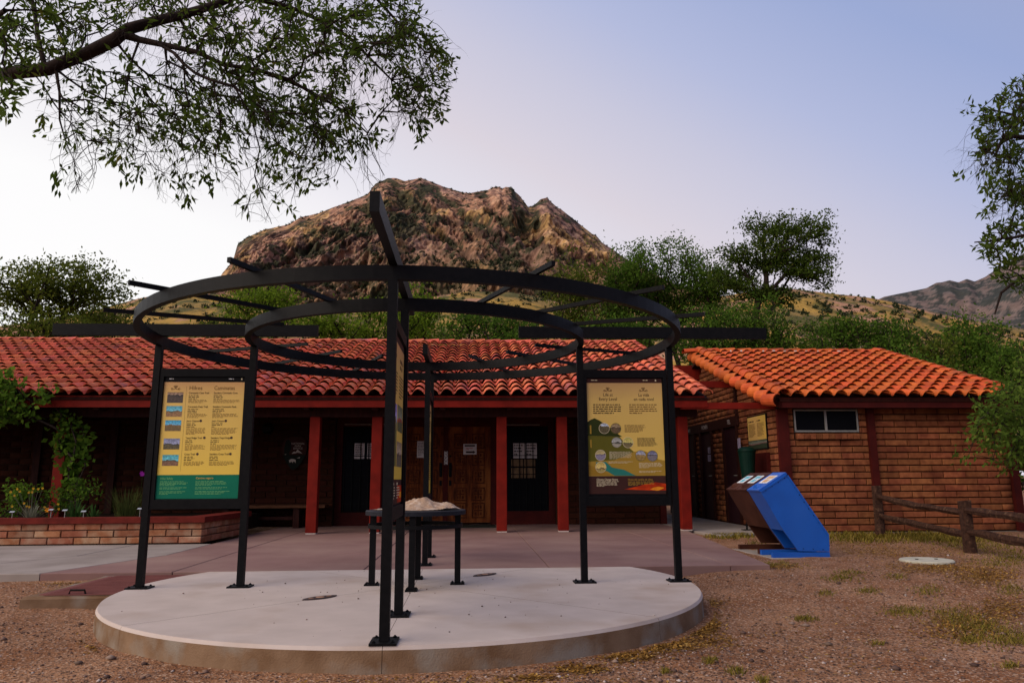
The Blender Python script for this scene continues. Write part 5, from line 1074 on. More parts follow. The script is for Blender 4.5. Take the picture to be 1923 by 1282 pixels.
# spreading tree with leaning trunk
Q = lambda x, y, Y_=24: ony(x, y, Y_)
lob = []
for (x, y, hw, hh) in ((1428, 418, 34, 11), (1462, 425, 40, 11), (1540, 412, 26, 11), (1520, 432, 44, 10), (1548, 450, 24, 9), (1470, 452, 60, 12), (1400, 455, 26, 9), (1535, 478, 34, 9), (1430, 482, 70, 12), (1500, 492, 60, 10), (1372, 478, 30, 12), (1350, 500, 24, 10), (1385, 510, 46, 10), (1515, 520, 48, 8), (1545, 533, 26, 6), (1470, 515, 40, 8), (1360, 530, 34, 10), (1405, 545, 40, 12), (1470, 548, 40, 10)):
    c = Q(x, y); sc_ = (24-CAM[1])/FPX; lob.append((c[0], 24+random.uniform(-.8, .8), c[2], hw*sc_*1.05, hw*sc_*.8, hh*sc_*1.7))
b0 = Q(1375, 640); tree((b0[0], 24, -.2), lob, 480, 19000, .14, OAKLEAF, 'spreading dark tree with a leaning trunk rising above the restroom roof', trunk_h=.52, cl=.24, lean=(-.4, 0), flat=.42)
far_tree(1440, 545, 90, 660, 21, DKLEAF, 'dense dark bush under the spreading tree, over the left of the orange roof', 1.1, 6)
far_tree(1545, 590, 70, 665, 22, DKLEAF, 'rounded dark bush over the middle of the orange roof', 1.1, 5)
far_tree(1632, 588, 78, 680, 21, DKLEAF, 'large rounded green bush over the right end of the orange ridge', 1.1, 6)
far_tree(1735, 630, 70, 720, 20, OLEAF, 'bush with pale yellow flowering tips behind the sloping orange roof edge', 1.1, 5)
far_tree(1820, 578, 85, 720, 22, DKLEAF, 'tall leafy bush below the far right mountain', 1.0, 7)
far_tree(1905, 640, 60, 760, 19, DKLEAF, 'dark bush at the right edge behind the restroom', 1.1, 5)
far_tree(1965, 740, 70, 1000, 8.5, DKLEAF, 'dark leafy bush at the right edge beside the restroom corner post', .9, 6)
far_tree(1700, 650, 110, 760, 17, DKLEAF, 'low dark scrub directly behind the orange roof right end', 1.0, 5)
rng = np.random.default_rng(11)
# small trees on the skyline of the right hill and scattered scrub on the slopes
def blobs(pts, radii, name, lm, parent=None, **kw):
    V = []; F = []; T = []; nq = 0
    for p, r_ in zip(pts, radii):
        n = 26; c = rng.normal(size=(n, 3)); c /= np.linalg.norm(c, axis=1)[:, None]; c *= rng.uniform(.4, 1, n)[:, None]*np.array((1, 1, .7))*r_; v, f = leaf_quads(p+c+(0, 0, r_*.5), r_*.75, r_*.6)
        V.append(v); F.append(f+nq); nq += len(v); T.append(np.clip(rng.uniform(0, .7)+rng.uniform(-.2, .2, n), 0, 1))
    return npmesh(name, np.concatenate(V), np.concatenate(F), lm, parent, np.concatenate(T), **kw)
for i, (x, y, s) in enumerate(((1551, 550, 8), (1564, 549, 7), (1587, 553, 6), (1597, 551, 5), (1612, 552, 5), (1641, 556, 7), (1502, 540, 6), (1518, 545, 5))):
    c = ony(x, y+4, CAM[1]+418); t = thing('hill_tree', (c[0], c[1], c[2]-3), 'tiny dark tree on the right golden hill crest, '+('third', 'fourth', 'fifth', 'sixth', 'seventh', 'eighth and rightmost', 'first and leftmost', 'second')[i]+' from the left', 'tree', 'tiny trees on the right hill crest')
    r_ = s*418/FPX*.62; MB().tube([(c[0], c[1], c[2]-4), (c[0]+.3, c[1], c[2]+r_*.5)], [.35, .2], 5).build('trunk', BARK, t); blobs([c+(rng.uniform(-.6, .6)*r_, 0, rng.uniform(-.1, .5)*r_) for k in range(5)], [r_*.6]*5, 'crown', DKLEAF, t, origin=c)
SC = []; SR = []
def scat(G, n, rmin, rmax, tlo, thi):
    Xw, Yw, Z = G; m_ = Z.shape[1]-13; i = rng.integers(2, Z.shape[0]-2, n); j = (rng.uniform(tlo, thi, n)*(m_-1)).astype(int)
    for a, b in zip(i, j): SC.append(np.array((Xw[a, b], Yw[a, b], Z[a, b]-.2))); SR.append(rng.uniform(rmin, rmax))
scat(GM, 2600, 1.6, 4.5, .22, .60); scat(GM, 500, 1.6, 3.6, .60, .97); scat(GM, 200, 1.6, 3.2, .985, 1.0); scat(GR, 900, .7, 1.9, .1, .97); scat(GL, 900, .7, 1.8, .1, .97)
tag(blobs(SC, SR, 'mountain_scrub', leafmat('far_scrub', (.018, .028, .012), (.045, .055, .024))), 'dark scrub dotted over the rocky mountain slopes', 'scrub', kind='stuff')
# ================================================================== near oak limb hanging into the top left
def inpoly(p, poly):
    x, y = p; c = False; n = len(poly); j = n-1
    for i in range(n):
        if (poly[i][1] > y) != (poly[j][1] > y) and x < (poly[j][0]-poly[i][0])*(y-poly[i][1])/(poly[j][1]-poly[i][1])+poly[i][0]: c = not c
        j = i
    return c
def pt(x, y, Z_): d = ray(x, y); return CAM+d*(Z_/np.dot(d, _f))
def branchy(name, label, base, limbs, regions, bare, lm, leafL, leafn, spread, rtip, cat='tree', Zr=(3.8, 5.6), bark=BARK, group=None, droop=.5, step=.14, jit=.018, wid=.30, gravity=.05, cap=.0085, twigs=None):
    """a tree whose limbs reach into view: limbs = [(points with radii, start)], regions = leafy tips, bare = leafless twig tips"""
    nodes = [np.array(base, float)]; par = [-1]; rmin = {0: .16}
    for li, pts in enumerate(limbs):
        prev = None; prevp = None
        for q in pts:
            p = np.array(q[:3], float) if len(q) == 4 else None; r_ = q[3]
            if prev is None: k0 = int(np.argmin(np.linalg.norm(np.array(nodes)-p, axis=1))); prev = k0
            a = nodes[prev]; n_ = max(1, int(np.linalg.norm(p-a)/.12)); ra = rmin.get(prev, r_)
            for s in range(1, n_+1):
                nodes.append(a+(p-a)*s/n_+(rng.normal(size=3)*.008 if s < n_ else 0)); par.append(prev); prev = len(nodes)-1; rmin[prev] = ra+(r_-ra)*s/n_
    tips = []; leafy = []
    for (poly, n, zlo, zhi, nb) in regions:
        xs_ = [p[0] for p in poly]; ys_ = [p[1] for p in poly]; got = 0
        while got < n:
            q = (rng.uniform(min(xs_), max(xs_)), rng.uniform(min(ys_), max(ys_)))
            if inpoly(q, poly): tips.append(pt(*q, rng.uniform(zlo, zhi))); leafy.append(nb); got += 1
    for (x, y, Z_) in bare: tips.append(pt(x, y, Z_)); leafy.append(0)
    tips = np.array(tips); leafy = np.array(leafy); order = np.argsort([np.linalg.norm(t-nodes[0]) for t in tips])
    P, par, ends = skeleton(nodes, par, tips, step, jit, gravity, .5); rad = pipe(P, par, ends, rtip, .36); rad[list(rmin)] = np.array(list(rmin.values()))
    rad = np.minimum(rad, np.where(np.isin(np.arange(len(rad)), list(rmin)), 9, cap))
    lf = leafy[order]
    if twigs:
        PL = P.tolist(); pl_ = par.tolist(); rl = rad.tolist(); el = ends.tolist(); lfl = lf.tolist(); rel = P-CAM; zc_ = rel@_f; pxx = 961.5+FPX*(rel@_r)/zc_; pyy = 641-FPX*(rel@_u)/zc_
        cand = np.where((pxx > twigs[1]) & (pxx < twigs[2]) & (pyy > -40) & (pyy < 420) & (np.arange(len(P)) > len(nodes)*.3))[0]
        ex = np.array(twigs[3], float)
        def walk(k, d, ln_, r0, depth):
            p = np.array(PL[k]); n_ = int(ln_/.035); last = k
            for q in range(n_):
                d = d+rng.normal(size=3)*.20+np.array((0, 0, -.055)); d /= np.linalg.norm(d); p2 = p+d*.035
                rr_ = p2-CAM; z_ = rr_@_f; xx = 961.5+FPX*(rr_@_r)/z_; yy = 641-FPX*(rr_@_u)/z_
                if yy > np.interp(xx, ex[:, 0], ex[:, 1]): break
                PL.append(p2.tolist()); pl_.append(last); last = len(PL)-1; rl.append(r0*(1-.75*q/n_)); p = p2
                if depth < 2 and rng.random() < .22: walk(last, d+rng.normal(size=3)*.75, ln_*rng.uniform(.25, .55), rl[-1]*.7, depth+1)
            return last
        for k in rng.choice(cand, twigs[0]):
            e = walk(int(k), np.array((rng.normal()*.35, rng.normal()*.3, -.8)), rng.uniform(.20, .70), .0021, 0)
            if rng.random() < .30: el.append(e); lfl.append(7)
        P = np.array(PL); par = np.array(pl_); rad = np.array(rl); ends = np.array(el); lf = np.array(lfl)
    t = thing(name, base, label, cat, group); V, F = tubes(P, par, rad, 6); npmesh('trunk', V, F, bark, t, origin=base); C_ = []; Dr = []; tn = []
    for e, nb in zip(ends, lf):
        if nb == 0: continue
        hops = 0; k = e; tc_ = rng.uniform(0, .6)
        while hops < 4 and par[k] >= 0 and k not in rmin:
            d = P[k]-P[par[k]]; d = d/(np.linalg.norm(d)+1e-9)
            if hops == 0 or rng.random() < .55:
                n_ = max(2, int(nb*rng.uniform(.6, 1.3)*(1 if hops == 0 else .6))); c = P[k]+rng.normal(size=(n_, 3))*spread
                C_.append(c); Dr.append(np.tile(d*.9, (n_, 1))+rng.normal(size=(n_, 3))*.35); tn.append(np.full(n_, tc_)+rng.uniform(0, .4, n_))
            k = par[k]; hops += 1
    C_ = np.concatenate(C_); Dr = np.concatenate(Dr); V, F = leaf_quads(C_, leafL, leafL*wid, .1, droop, Dr); npmesh('leaves', V, F, lm, t, np.clip(np.concatenate(tn), 0, 1), origin=base); return t
def lp(x, y, Z_, r_): return (*pt(x, y, Z_), r_)
T0 = pt(-520, 700, 5.2); T0[2] = -.15
limbs = [[lp(-500, 350, 5.2, 0.1014), lp(-180, 150, 4.9, 0.0663), lp(0, 141, 4.7, 0.0406), lp(90, 130, 4.6, 0.0390), lp(160, 102, 4.6, 0.0390), lp(215, 75, 4.6, 0.0406), lp(240, 55, 4.6, 0.0351), lp(300, 38, 4.7, 0.0312), lp(370, 20, 4.8, 0.0265), lp(450, -10, 4.9, 0.0218), lp(600, -60, 5.0, 0.0156)],
         [lp(232, 64, 4.6, 0.0312), lp(262, 75, 4.6, 0.0203), lp(310, 85, 4.55, 0.0172), lp(370, 98, 4.5, 0.0148), lp(420, 122, 4.5, 0.0125), lp(480, 130, 4.5, 0.0101), lp(545, 150, 4.6, 0.0100), lp(600, 185, 4.6, 0.0080)],
         [lp(300, 84, 4.55, 0.0117), lp(345, 120, 4.4, 0.0100), lp(400, 152, 4.3, 0.0090), lp(440, 163, 4.3, 0.0080), lp(500, 210, 4.3, 0.0060)],
         [lp(105, 130, 4.6, 0.0125), lp(112, 175, 4.5, .0080), lp(112, 225, 4.5, .0055), lp(122, 262, 4.5, .0035), lp(138, 300, 4.5, .0022), lp(150, 330, 4.5, .0012)],
         [lp(450, -10, 4.9, 0.0218), lp(560, 20, 5.0, 0.0133), lp(640, 60, 5.1, 0.0120), lp(690, 105, 5.1, 0.0090), lp(735, 150, 5.1, 0.0060)], [lp(560, -40, 5.0, 0.0172), lp(700, -10, 5.2, 0.0109), lp(745, 40, 5.3, 0.0090), lp(800, 100, 5.3, 0.0060)],
         [lp(480, 130, 4.5, 0.0120), lp(580, 170, 4.7, 0.0090), lp(640, 205, 4.8, 0.0070), lp(690, 250, 4.8, 0.0050)], [lp(85, 128, 4.6, 0.0172), lp(70, 60, 4.7, 0.0125), lp(60, 0, 4.8, 0.0120)], [lp(-180, 150, 4.9, 0.0390), lp(-60, 60, 4.2, 0.0234), lp(10, 20, 3.8, 0.0125)],
         [lp(440, 163, 4.3, 0.0060), lp(470, 215, 4.3, 0.0050), lp(488, 280, 4.35, 0.0040), lp(478, 330, 4.4, 0.0030), lp(492, 380, 4.4, 0.0020)], [lp(500, 210, 4.3, 0.0050), lp(520, 270, 4.4, 0.0040), lp(505, 335, 4.4, 0.0025)], [lp(690, 250, 4.8, 0.0040), lp(700, 290, 4.8, 0.0030), lp(722, 330, 4.8, 0.0020)], [lp(580, 170, 4.7, 0.0060), lp(600, 240, 4.7, 0.0040), lp(570, 300, 4.7, 0.0030), lp(556, 345, 4.7, 0.0020)], [lp(640, 205, 4.8, 0.0050), lp(655, 270, 4.8, 0.0030), lp(630, 330, 4.8, 0.0020)], [lp(345, 120, 4.4, 0.0060), lp(355, 200, 4.4, 0.0040), lp(340, 260, 4.4, 0.0030), lp(352, 320, 4.4, 0.0020)], [lp(262, 75, 4.6, 0.0080), lp(240, 150, 4.5, 0.0050), lp(225, 220, 4.5, 0.0030), lp(222, 280, 4.5, 0.0020)], [lp(400, 152, 4.3, 0.0050), lp(415, 230, 4.3, 0.0040), lp(405, 290, 4.3, 0.0025)]]
REG = [([(230, -30), (560, -30), (680, 60), (640, 170), (560, 250), (470, 240), (420, 170), (330, 60)], 290, 4.0, 5.6, 6), ([(560, -30), (770, -30), (790, 20), (800, 60), (730, 120), (640, 100)], 125, 4.3, 5.6, 6), ([(690, 60), (800, 40), (856, 110), (862, 128), (835, 170), (800, 180), (740, 130)], 85, 4.6, 5.6, 6),
       ([(760, 150), (835, 160), (832, 222), (815, 222), (790, 180)], 14, 4.6, 5.5, 6), ([(776, 200), (792, 200), (790, 262)], 4, 4.8, 5.4, 5), ([(740, 140), (775, 160), (755, 230), (742, 225)], 9, 4.8, 5.4, 5), ([(280, 120), (420, 160), (480, 250), (440, 315), (390, 285), (300, 262), (255, 200)], 95, 4.0, 5.2, 6), ([(120, 150), (250, 110), (300, 180), (290, 270), (230, 285), (160, 270), (130, 220)], 46, 4.1, 5.0, 5),
       ([(470, 220), (600, 180), (690, 190), (700, 255), (600, 290), (500, 300)], 85, 4.1, 5.3, 6), ([(0, -20), (230, -30), (240, 40), (150, 90), (0, 130)], 115, 3.9, 5.2, 6), ([(-10, 100), (40, 140), (60, 165), (20, 175), (-10, 170)], 8, 3.2, 4.0, 6), ([(-20, 170), (15, 170), (22, 205), (-10, 215)], 5, 2.9, 3.3, 7), ([(640, 250), (690, 250), (680, 320), (655, 310)], 5, 4.6, 5.2, 5), ([(435, 370), (520, 330), (530, 380), (440, 410)], 5, 4.2, 4.6, 5), ([(580, 300), (610, 250), (620, 280), (590, 320)], 4, 4.3, 5., 5)]
BARE = []
for k in range(40): BARE.append((rng.uniform(130, 700), rng.uniform(110, 300), rng.uniform(4.2, 5.2)))
branchy('oak_tree', 'near oak whose dark limb and hanging leafy twigs fill the top left', T0, limbs, REG, BARE, OAKLEAF, .056, 10, .020, .0020, droop=.4, step=.07, jit=.012, wid=.34, cap=.007, twigs=(430, 110, 850, [(60, 200), (100, 330), (130, 365), (170, 365), (200, 300), (250, 330), (300, 385), (370, 385), (400, 330), (440, 415), (540, 425), (590, 330), (640, 385), (705, 385), (738, 300), (750, 235), (775, 230), (790, 268), (800, 230), (835, 225), (862, 140), (900, 100)]))
# right-hand oak: two branches against the sky at the right edge
T1 = pt(2230, 760, 7.6); T1[2] = -.1
limbs = [[lp(2200, 450, 7.6, .14), lp(2080, 300, 7.3, .06), lp(1960, 262, 7.0, .030), lp(1905, 256, 7.0, .020), lp(1882, 262, 6.9, .015), lp(1870, 290, 6.9, .010)], [lp(1960, 262, 7., .02), lp(1900, 215, 7., .010), lp(1850, 205, 7., .006)], [lp(2200, 450, 7.6, .10), lp(2050, 455, 7.2, .04), lp(1940, 438, 7.0, .018), lp(1880, 448, 7.0, .010), lp(1830, 455, 7., .006)], [lp(2200, 480, 7.6, .09), lp(2000, 510, 7.2, .03), lp(1920, 522, 7.0, .018), lp(1880, 550, 7., .012), lp(1868, 590, 7., .007)]]
REG = [([(1860, 180), (1930, 150), (1930, 260), (1880, 245), (1815, 225)], 40, 6.5, 7.6, 7), ([(1800, 275), (1840, 240), (1900, 250), (1930, 300), (1920, 380), (1880, 350), (1855, 300)], 40, 6.5, 7.6, 7), ([(1855, 360), (1900, 330), (1925, 350), (1925, 380)], 14, 6.6, 7.4, 6), ([(1795, 452), (1850, 425), (1925, 405), (1930, 480), (1880, 500), (1830, 465)], 44, 6.5, 7.6, 7), ([(1870, 500), (1930, 470), (1930, 550), (1880, 530)], 16, 6.6, 7.6, 6), ([(1895, 150), (1930, 140), (1930, 170)], 6, 6.6, 7.4, 6)]
BARE = []
branchy('oak_tree', 'oak branches reaching in from the right edge against the sky', T1, limbs, REG, BARE, OAKLEAF, .075, 8, .026, .0030, droop=.2, step=.10, jit=.016, wid=.36, twigs=(150, 1800, 1960, [(1790, 330), (1815, 345), (1850, 360), (1852, 500), (1880, 560), (1960, 640)]))
# leafy tree hanging over the restroom corner
MESQD = leafmat('bright_hanging_leaf', (.035, .070, .010), (.12, .185, .026), (.20, .24, .04), .45)
T2 = np.array((12.6, 5.2, -.1)); zz = 12.2
limbs = [[(12.3, 5.1, 2.2, .09), lp(2030, 760, zz, .05), lp(1930, 765, zz, .025), lp(1880, 780, zz, .012)], [lp(2030, 740, zz, .04), lp(1930, 720, zz, .018), lp(1870, 735, zz, .008)]]
REG = [([(1826, 790), (1846, 762), (1880, 742), (1930, 735), (1930, 855), (1890, 862), (1855, 845), (1826, 835)], 120, 11.3, 12.9, 9), ([(1795, 778), (1840, 755), (1890, 722), (1930, 705), (1930, 740), (1870, 750), (1830, 772)], 30, 11.3, 12.9, 8), ([(1850, 860), (1900, 860), (1930, 900), (1905, 890)], 10, 11.5, 12.9, 7), ([(1890, 700), (1930, 650), (1930, 700)], 12, 11.5, 13.5, 8), ([(1805, 850), (1822, 850), (1820, 878)], 4, 11.5, 12.5, 7)]
branchy('leafy_tree', 'bright green leafy branches hanging over the right corner of the restroom', T2, limbs, REG, [], MESQD, .105, 8, .07, .004, droop=.25, step=.2, jit=.02, wid=.42)
# ================================================================== planter plants and grapevine
VINE = leafmat('grape_leaf', (.038, .088, .010), (.135, .235, .024), (.24, .30, .04), .5)
def leafy(name, label, cat, tips, base, ls, nl, spread, lm, wid=.85, rtip=.006, step=.2, jit=.03, group=None, bark=BARKL):
    tips = np.array(tips); P, par, ends = skeleton([np.array(base, float)], [-1], tips, step, jit, .02, .4); rad = np.minimum(pipe(P, par, ends, rtip, .35), .03); t = thing(name, base, label, cat, group); V, F = tubes(P, par, rad, 5); npmesh('stem', V, F, bark, t, origin=base)
    pts = np.concatenate([P[ends]]*3+[P[par[ends]]]); k = rng.integers(0, len(pts), nl); V, F = leaf_quads(pts[k]+rng.normal(size=(nl, 3))*spread, ls, ls*wid, .2); npmesh('leaves', V, F, lm, t, np.clip(rng.uniform(0, .6, len(pts))[k]+rng.uniform(0, .4, nl), 0, 1), origin=base); return t
tips = []
def addtips(poly, n, Y0, Y1):
    xs_ = [p[0] for p in poly]; ys_ = [p[1] for p in poly]; got = 0
    while got < n:
        q = (rng.uniform(min(xs_), max(xs_)), rng.uniform(min(ys_), max(ys_)))
        if inpoly(q, poly): tips.append(ony(*q, rng.uniform(Y0, Y1))); got += 1
addtips([(-40, 700), (20, 700), (60, 725), (112, 735), (100, 750), (50, 755), (40, 775), (-40, 790)], 85, 5.95, 6.25); addtips([(-20, 760), (60, 760), (80, 790), (0, 800)], 22, 6.0, 6.5); addtips([(90, 775), (150, 775), (165, 800), (160, 880), (150, 915), (125, 925), (118, 860), (105, 840), (110, 800)], 85, 6.45, 6.75)
gb = ony(150, 955, 6.5); leafy('grapevine', 'bright green grapevine climbing the left red column and spilling over the eave', 'vine', tips, (gb[0], 6.5, .3), .105, 1500, .05, VINE, rtip=.004)
def bush(px_, py_, hw, hh, Y_, nt, nl, ls, lm, label, name='shrub', wid=.6, cat='shrub', zb=.30):
    c = ony(px_, py_, Y_); s = (Y_-CAM[1])/FPX; tp = [c+rng.normal(size=3)*np.array((hw*s*.45, .14, hh*s*.42)) for _ in range(nt)]; tp = [p if p[2] > zb+.03 else np.array((p[0], p[1], zb+.05)) for p in tp]
    leafy(name, label, cat, tp, (c[0], Y_, zb), ls, nl, .045, lm, wid, .004, .1, .012)
bush(35, 925, 28, 24, 6.0, 26, 420, .075, VINE, 'broad-leaved light green shrub at the left end of the planter'); bush(100, 935, 26, 20, 6.2, 20, 300, .06, DKLEAF, 'small dark green shrub at the foot of the left red column'); bush(150, 925, 40, 26, 5.9, 30, 420, .07, DKLEAF, 'dark green leafy shrub under the grapevine'); bush(10, 955, 20, 10, 5.4, 12, 160, .05, DKLEAF, 'low dark groundcover at the left edge of the planter front')
def blades(name, label, base, n, L_, spread, w_, lm, cat='plant', lean=.5, tilt=0):
    V = []; F = []; T = []
    for i in range(n):
        a = rng.uniform(0, 2*PI); ln_ = L_*rng.uniform(.6, 1.1); le = rng.uniform(.1, 1)*lean; d = np.array((math.cos(a), math.sin(a), 0)); s = np.array((-d[1], d[0], 0))*w_/2; p = np.array(base)+d*rng.uniform(0, spread); k = len(V)*0+len(F)*0; b0 = len(V)
        for f, ww in ((0, 1.), (.5, .9), (.85, .5), (1, .05)): c = p+d*ln_*le*f**1.6+np.array((0, 0, ln_*(f-.25*le*f*f))); V += [c-s*ww, c+s*ww]
        for q in range(3): F.append((b0+2*q, b0+2*q+1, b0+2*q+3, b0+2*q+2)); T.append(rng.uniform(0, 1))
    t = thing(name, base, label, cat); npmesh('blades', V, F, lm, t, T, origin=base); return t
def at_pl(px_, py_, Y_): q = ony(px_, py_, Y_); return np.array((q[0], Y_, .30))
GRY = leafmat('grey_green_stem', (.10, .11, .07), (.24, .25, .18)); STR = leafmat('strap_leaf', (.02, .05, .012), (.06, .13, .03)); GRS = leafmat('bunch_grass_leaf', (.03, .045, .012), (.09, .11, .03))
FLY = mat('yellow_petal', (.55, .33, .02), (.5, .28, .02), rough=.6); FLO = mat('orange_petal', (.70, .28, .01), (.6, .2, .01), rough=.6); FLP = mat('purple_petal', (.28, .02, .30), (.2, .015, .22), rough=.6); FLW = mat('pale_marker', (.33, .36, .40), (.28, .3, .33), rough=.5)
def flower(parent, c, r_, m_):
    b = MB(); 
    for k in range(6): a = k*PI/3; b.add([c, c+np.array((math.cos(a-.4)*r_*.7, -.3*r_, math.sin(a-.4)*r_*.7)), c+np.array((math.cos(a)*r_, -.2*r_, math.sin(a)*r_)), c+np.array((math.cos(a+.4)*r_*.7, -.3*r_, math.sin(a+.4)*r_*.7))], [(0, 1, 2, 3)])
    b.build('flower', m_, parent)
t = blades('flowering_plant', 'grey-stemmed plant with small yellow flowers at the front left of the planter', at_pl(58, 968, 5.1), 60, .34, .05, .012, GRY, lean=.9)
for k in range(16): q = ony(rng.uniform(20, 112), rng.uniform(915, 955), 5.1+rng.uniform(-.1, .15)); MB().tube([np.array((ony(58, 968, 5.1)[0], 5.1, .31)), q*.5+np.array((ony(58, 968, 5.1)[0], 5.1, .34))*.5, q], .003, 3).build('flower_stem', GRY, t); flower(t, q, .022, FLY)
t = thing('marigold', at_pl(90, 960, 5.05), 'single orange flower near the planter cap beside a pale marker', 'flower'); q = ony(89, 957, 5.05); MB().tube([at_pl(90, 960, 5.05), q], .004, 4).build('stem', STR, t); flower(t, q, .04, FLO)
blades('strap_plant', 'upright strap-leaved green plant in the middle of the planter', at_pl(140, 966, 5.4), 46, .40, .10, .022, STR, lean=.8); blades('strap_plant', 'broad grey-green strap-leaved plant right of the middle strap plant', at_pl(175, 966, 5.4), 26, .30, .05, .035, STR, lean=.7)
t = blades('bunch_grass', 'tall thin-bladed bunch grass at the right part of the planter', at_pl(238, 965, 5.5), 190, .60, .16, .008, GRS, 'grass', lean=.75)
t = thing('purple_flower', at_pl(262, 965, 5.5), 'single purple flower on a tall stem beside the left sign post', 'flower'); q = ony(268, 889, 5.5); MB().tube([at_pl(260, 965, 5.5), q], .004, 4).build('stem', GRS, t)
for k in range(3): flower(t, q+np.array((rng.uniform(-.02, .02), 0, rng.uniform(-.03, .02))), .035, FLP)
for i, (x, y, lab) in enumerate(((23, 962, 'pale plant marker nearest the left end of the planter'), (96, 958, 'pale bluish plant marker beside the orange flower'), (122, 959, 'pale plant marker just right of the bluish marker'), (157, 961, 'pale plant marker below the strap-leaved plant'), (263, 956, 'pale plant marker beside the left sign post'))):
    q = ony(x, y, 5.05); t = thing('plant_marker', (q[0], 5.05, .3), lab, 'marker', 'plant markers in the planter'); MB().box(q[0]-.004, q[0]+.004, 5.052, 5.058, .29, q[2]).build('stake', ALU, t); MB().loft([[(q[0]-.036, 5.03, q[2]), (q[0]+.036, 5.03, q[2]), (q[0]+.036, 5.065, q[2]+.02), (q[0]-.036, 5.065, q[2]+.02)], [(q[0]-.036, 5.026, q[2]+.004), (q[0]+.036, 5.026, q[2]+.004), (q[0]+.036, 5.061, q[2]+.024), (q[0]-.036, 5.061, q[2]+.024)]]).build('plate', FLW, t)
# ================================================================== loose ground cover
def free(x, y): return not ((x*x+y*y < 2.64**2) or (y > 1.05 and -14 < x < xe(y)+.03 and y < 7) or (-3.35 < x < -1.5 and -.75 < y < 1.15) or (y > 2.35 and y < 3.85 and 4.0 < x < 5.5) or y > 6.0)
ico_v = np.array([(0, 0, .6), (.85, 0, .1), (.2, .8, .15), (-.8, .4, .05), (-.6, -.6, .1), (.4, -.8, .12), (0, 0, -.5)]); ico_f = np.array([(0, 1, 2), (0, 2, 3), (0, 3, 4), (0, 4, 5), (0, 5, 1), (6, 2, 1), (6, 3, 2), (6, 4, 3), (6, 5, 4), (6, 1, 5)])
def scatter_ground(n, xr, yr, dens=None):
    out = []
    while len(out) < n:
        x = rng.uniform(*xr, 4000); y = rng.uniform(*yr, 4000)
        for a, b in zip(x, y):
            if free(a, b) and (dens is None or rng.random() < dens(a, b)): out.append((a, b))
            if len(out) >= n: break
    return np.array(out)
P1 = scatter_ground(24000, (-5.2, 8.), (-4.4, 2.6), lambda a, b: min(1, 1.2/(1+.5*(b+4.2)))*(.10+.9*max(0, float(fbm(np.array(a*.9+4), np.array(b*.9), 2))-.4)+.9*math.exp(-((a-1.75)/1.0)**2-((b+2.6)/.75)**2)))
PS = rng.normal(size=(150, 2))*np.array((1.5, 1.2))+(0, -.5); PS = PS[(np.hypot(PS[:, 0], PS[:, 1]) < 2.5) & (PS[:, 1] < 1.15)]; nsl = len(PS); P1 = np.concatenate([P1, PS])
r_ = .0065*np.exp(rng.normal(0, .45, len(P1))); r_[-nsl:] *= .75; r_[rng.random(len(r_)) < .006] *= 2.6
ang = rng.uniform(0, 2*PI, len(P1)); c_, s_ = np.cos(ang), np.sin(ang); v = ico_v[None]*rng.uniform(.65, 1.3, (len(P1), 7, 1))*r_[:, None, None]
V = np.stack([v[..., 0]*c_[:, None]-v[..., 1]*s_[:, None], v[..., 0]*s_[:, None]+v[..., 1]*c_[:, None], v[..., 2]], -1); V[..., 0] += P1[:, :1]; V[..., 1] += P1[:, 1:]; zg_ = gz(P1[:, 0], P1[:, 1]); zg_[-nsl:] = .001; V[..., 2] += (zg_+r_*.15)[:, None]
F = (ico_f[None]+(np.arange(len(P1))*7)[:, None, None]).reshape(-1, 3)
PEB = leafmat('pebbles', (.065, .040, .033), (.24, .150, .115), (.47, .40, .37), 0.)
tag(npmesh('gravel', V.reshape(-1, 3), F, PEB, attr=np.repeat(rng.random(len(P1))**1.3, 10)), 'loose pinkish gravel and small stones over the bare soil', 'gravel', kind='stuff')
def ell(px_, py_, hw, hh, n):
    out = []
    while len(out) < n:
        q = rng.normal(size=2)*.5
        x = px_+q[0]*hw; y = py_+q[1]*hh
        p = onz(x, y, -.09)
        if free(p[0], p[1]) and p[1] < 6.0: out.append((p[0], p[1]))
        elif rng.random() < .02: out.append((99, 99))
    return [o for o in out if o[0] < 90]
GP = []
for e in ((1500, 1030, 30, 10, 160), (1595, 1014, 50, 10, 420), (1640, 1018, 60, 10, 420), (1700, 1014, 60, 10, 480), (1760, 1014, 60, 12, 520), (1800, 1024, 40, 10, 380), (1850, 1028, 50, 14, 520), (1905, 1048, 40, 20, 480), (1870, 1060, 60, 12, 260), (1450, 1066, 40, 6, 200), (1580, 1091, 32, 5, 200), (1630, 1107, 22, 4, 120), (1600, 1082, 26, 4, 120), (1552, 1110, 16, 4, 70), (1510, 1147, 20, 5, 140), (1700, 1135, 40, 7, 260), (1740, 1106, 30, 7, 160), (1790, 1140, 50, 14, 420), (1840, 1160, 50, 14, 420), (1895, 1180, 50, 16, 420), (1820, 1183, 24, 8, 160), (1685, 1088, 20, 5, 90), (1900, 1105, 25, 7, 200), (1895, 1232, 16, 5, 60), (1645, 1190, 14, 4, 40), (1190, 1180, 14, 6, 70), (1330, 1222, 12, 5, 60), (1380, 1240, 16, 8, 70), (1250, 1240, 10, 5, 40), (1430, 1258, 14, 6, 60), (1360, 1012, 30, 4, 260), (1395, 1012, 20, 5, 160), (1320, 1003, 15, 3, 90), (1420, 1030, 20, 5, 80)): GP += ell(e[0], e[1], e[2]*1.15, e[3]*1.1, int(e[4]*1.7))
GP = np.array(GP); V = []; F = []; T = []
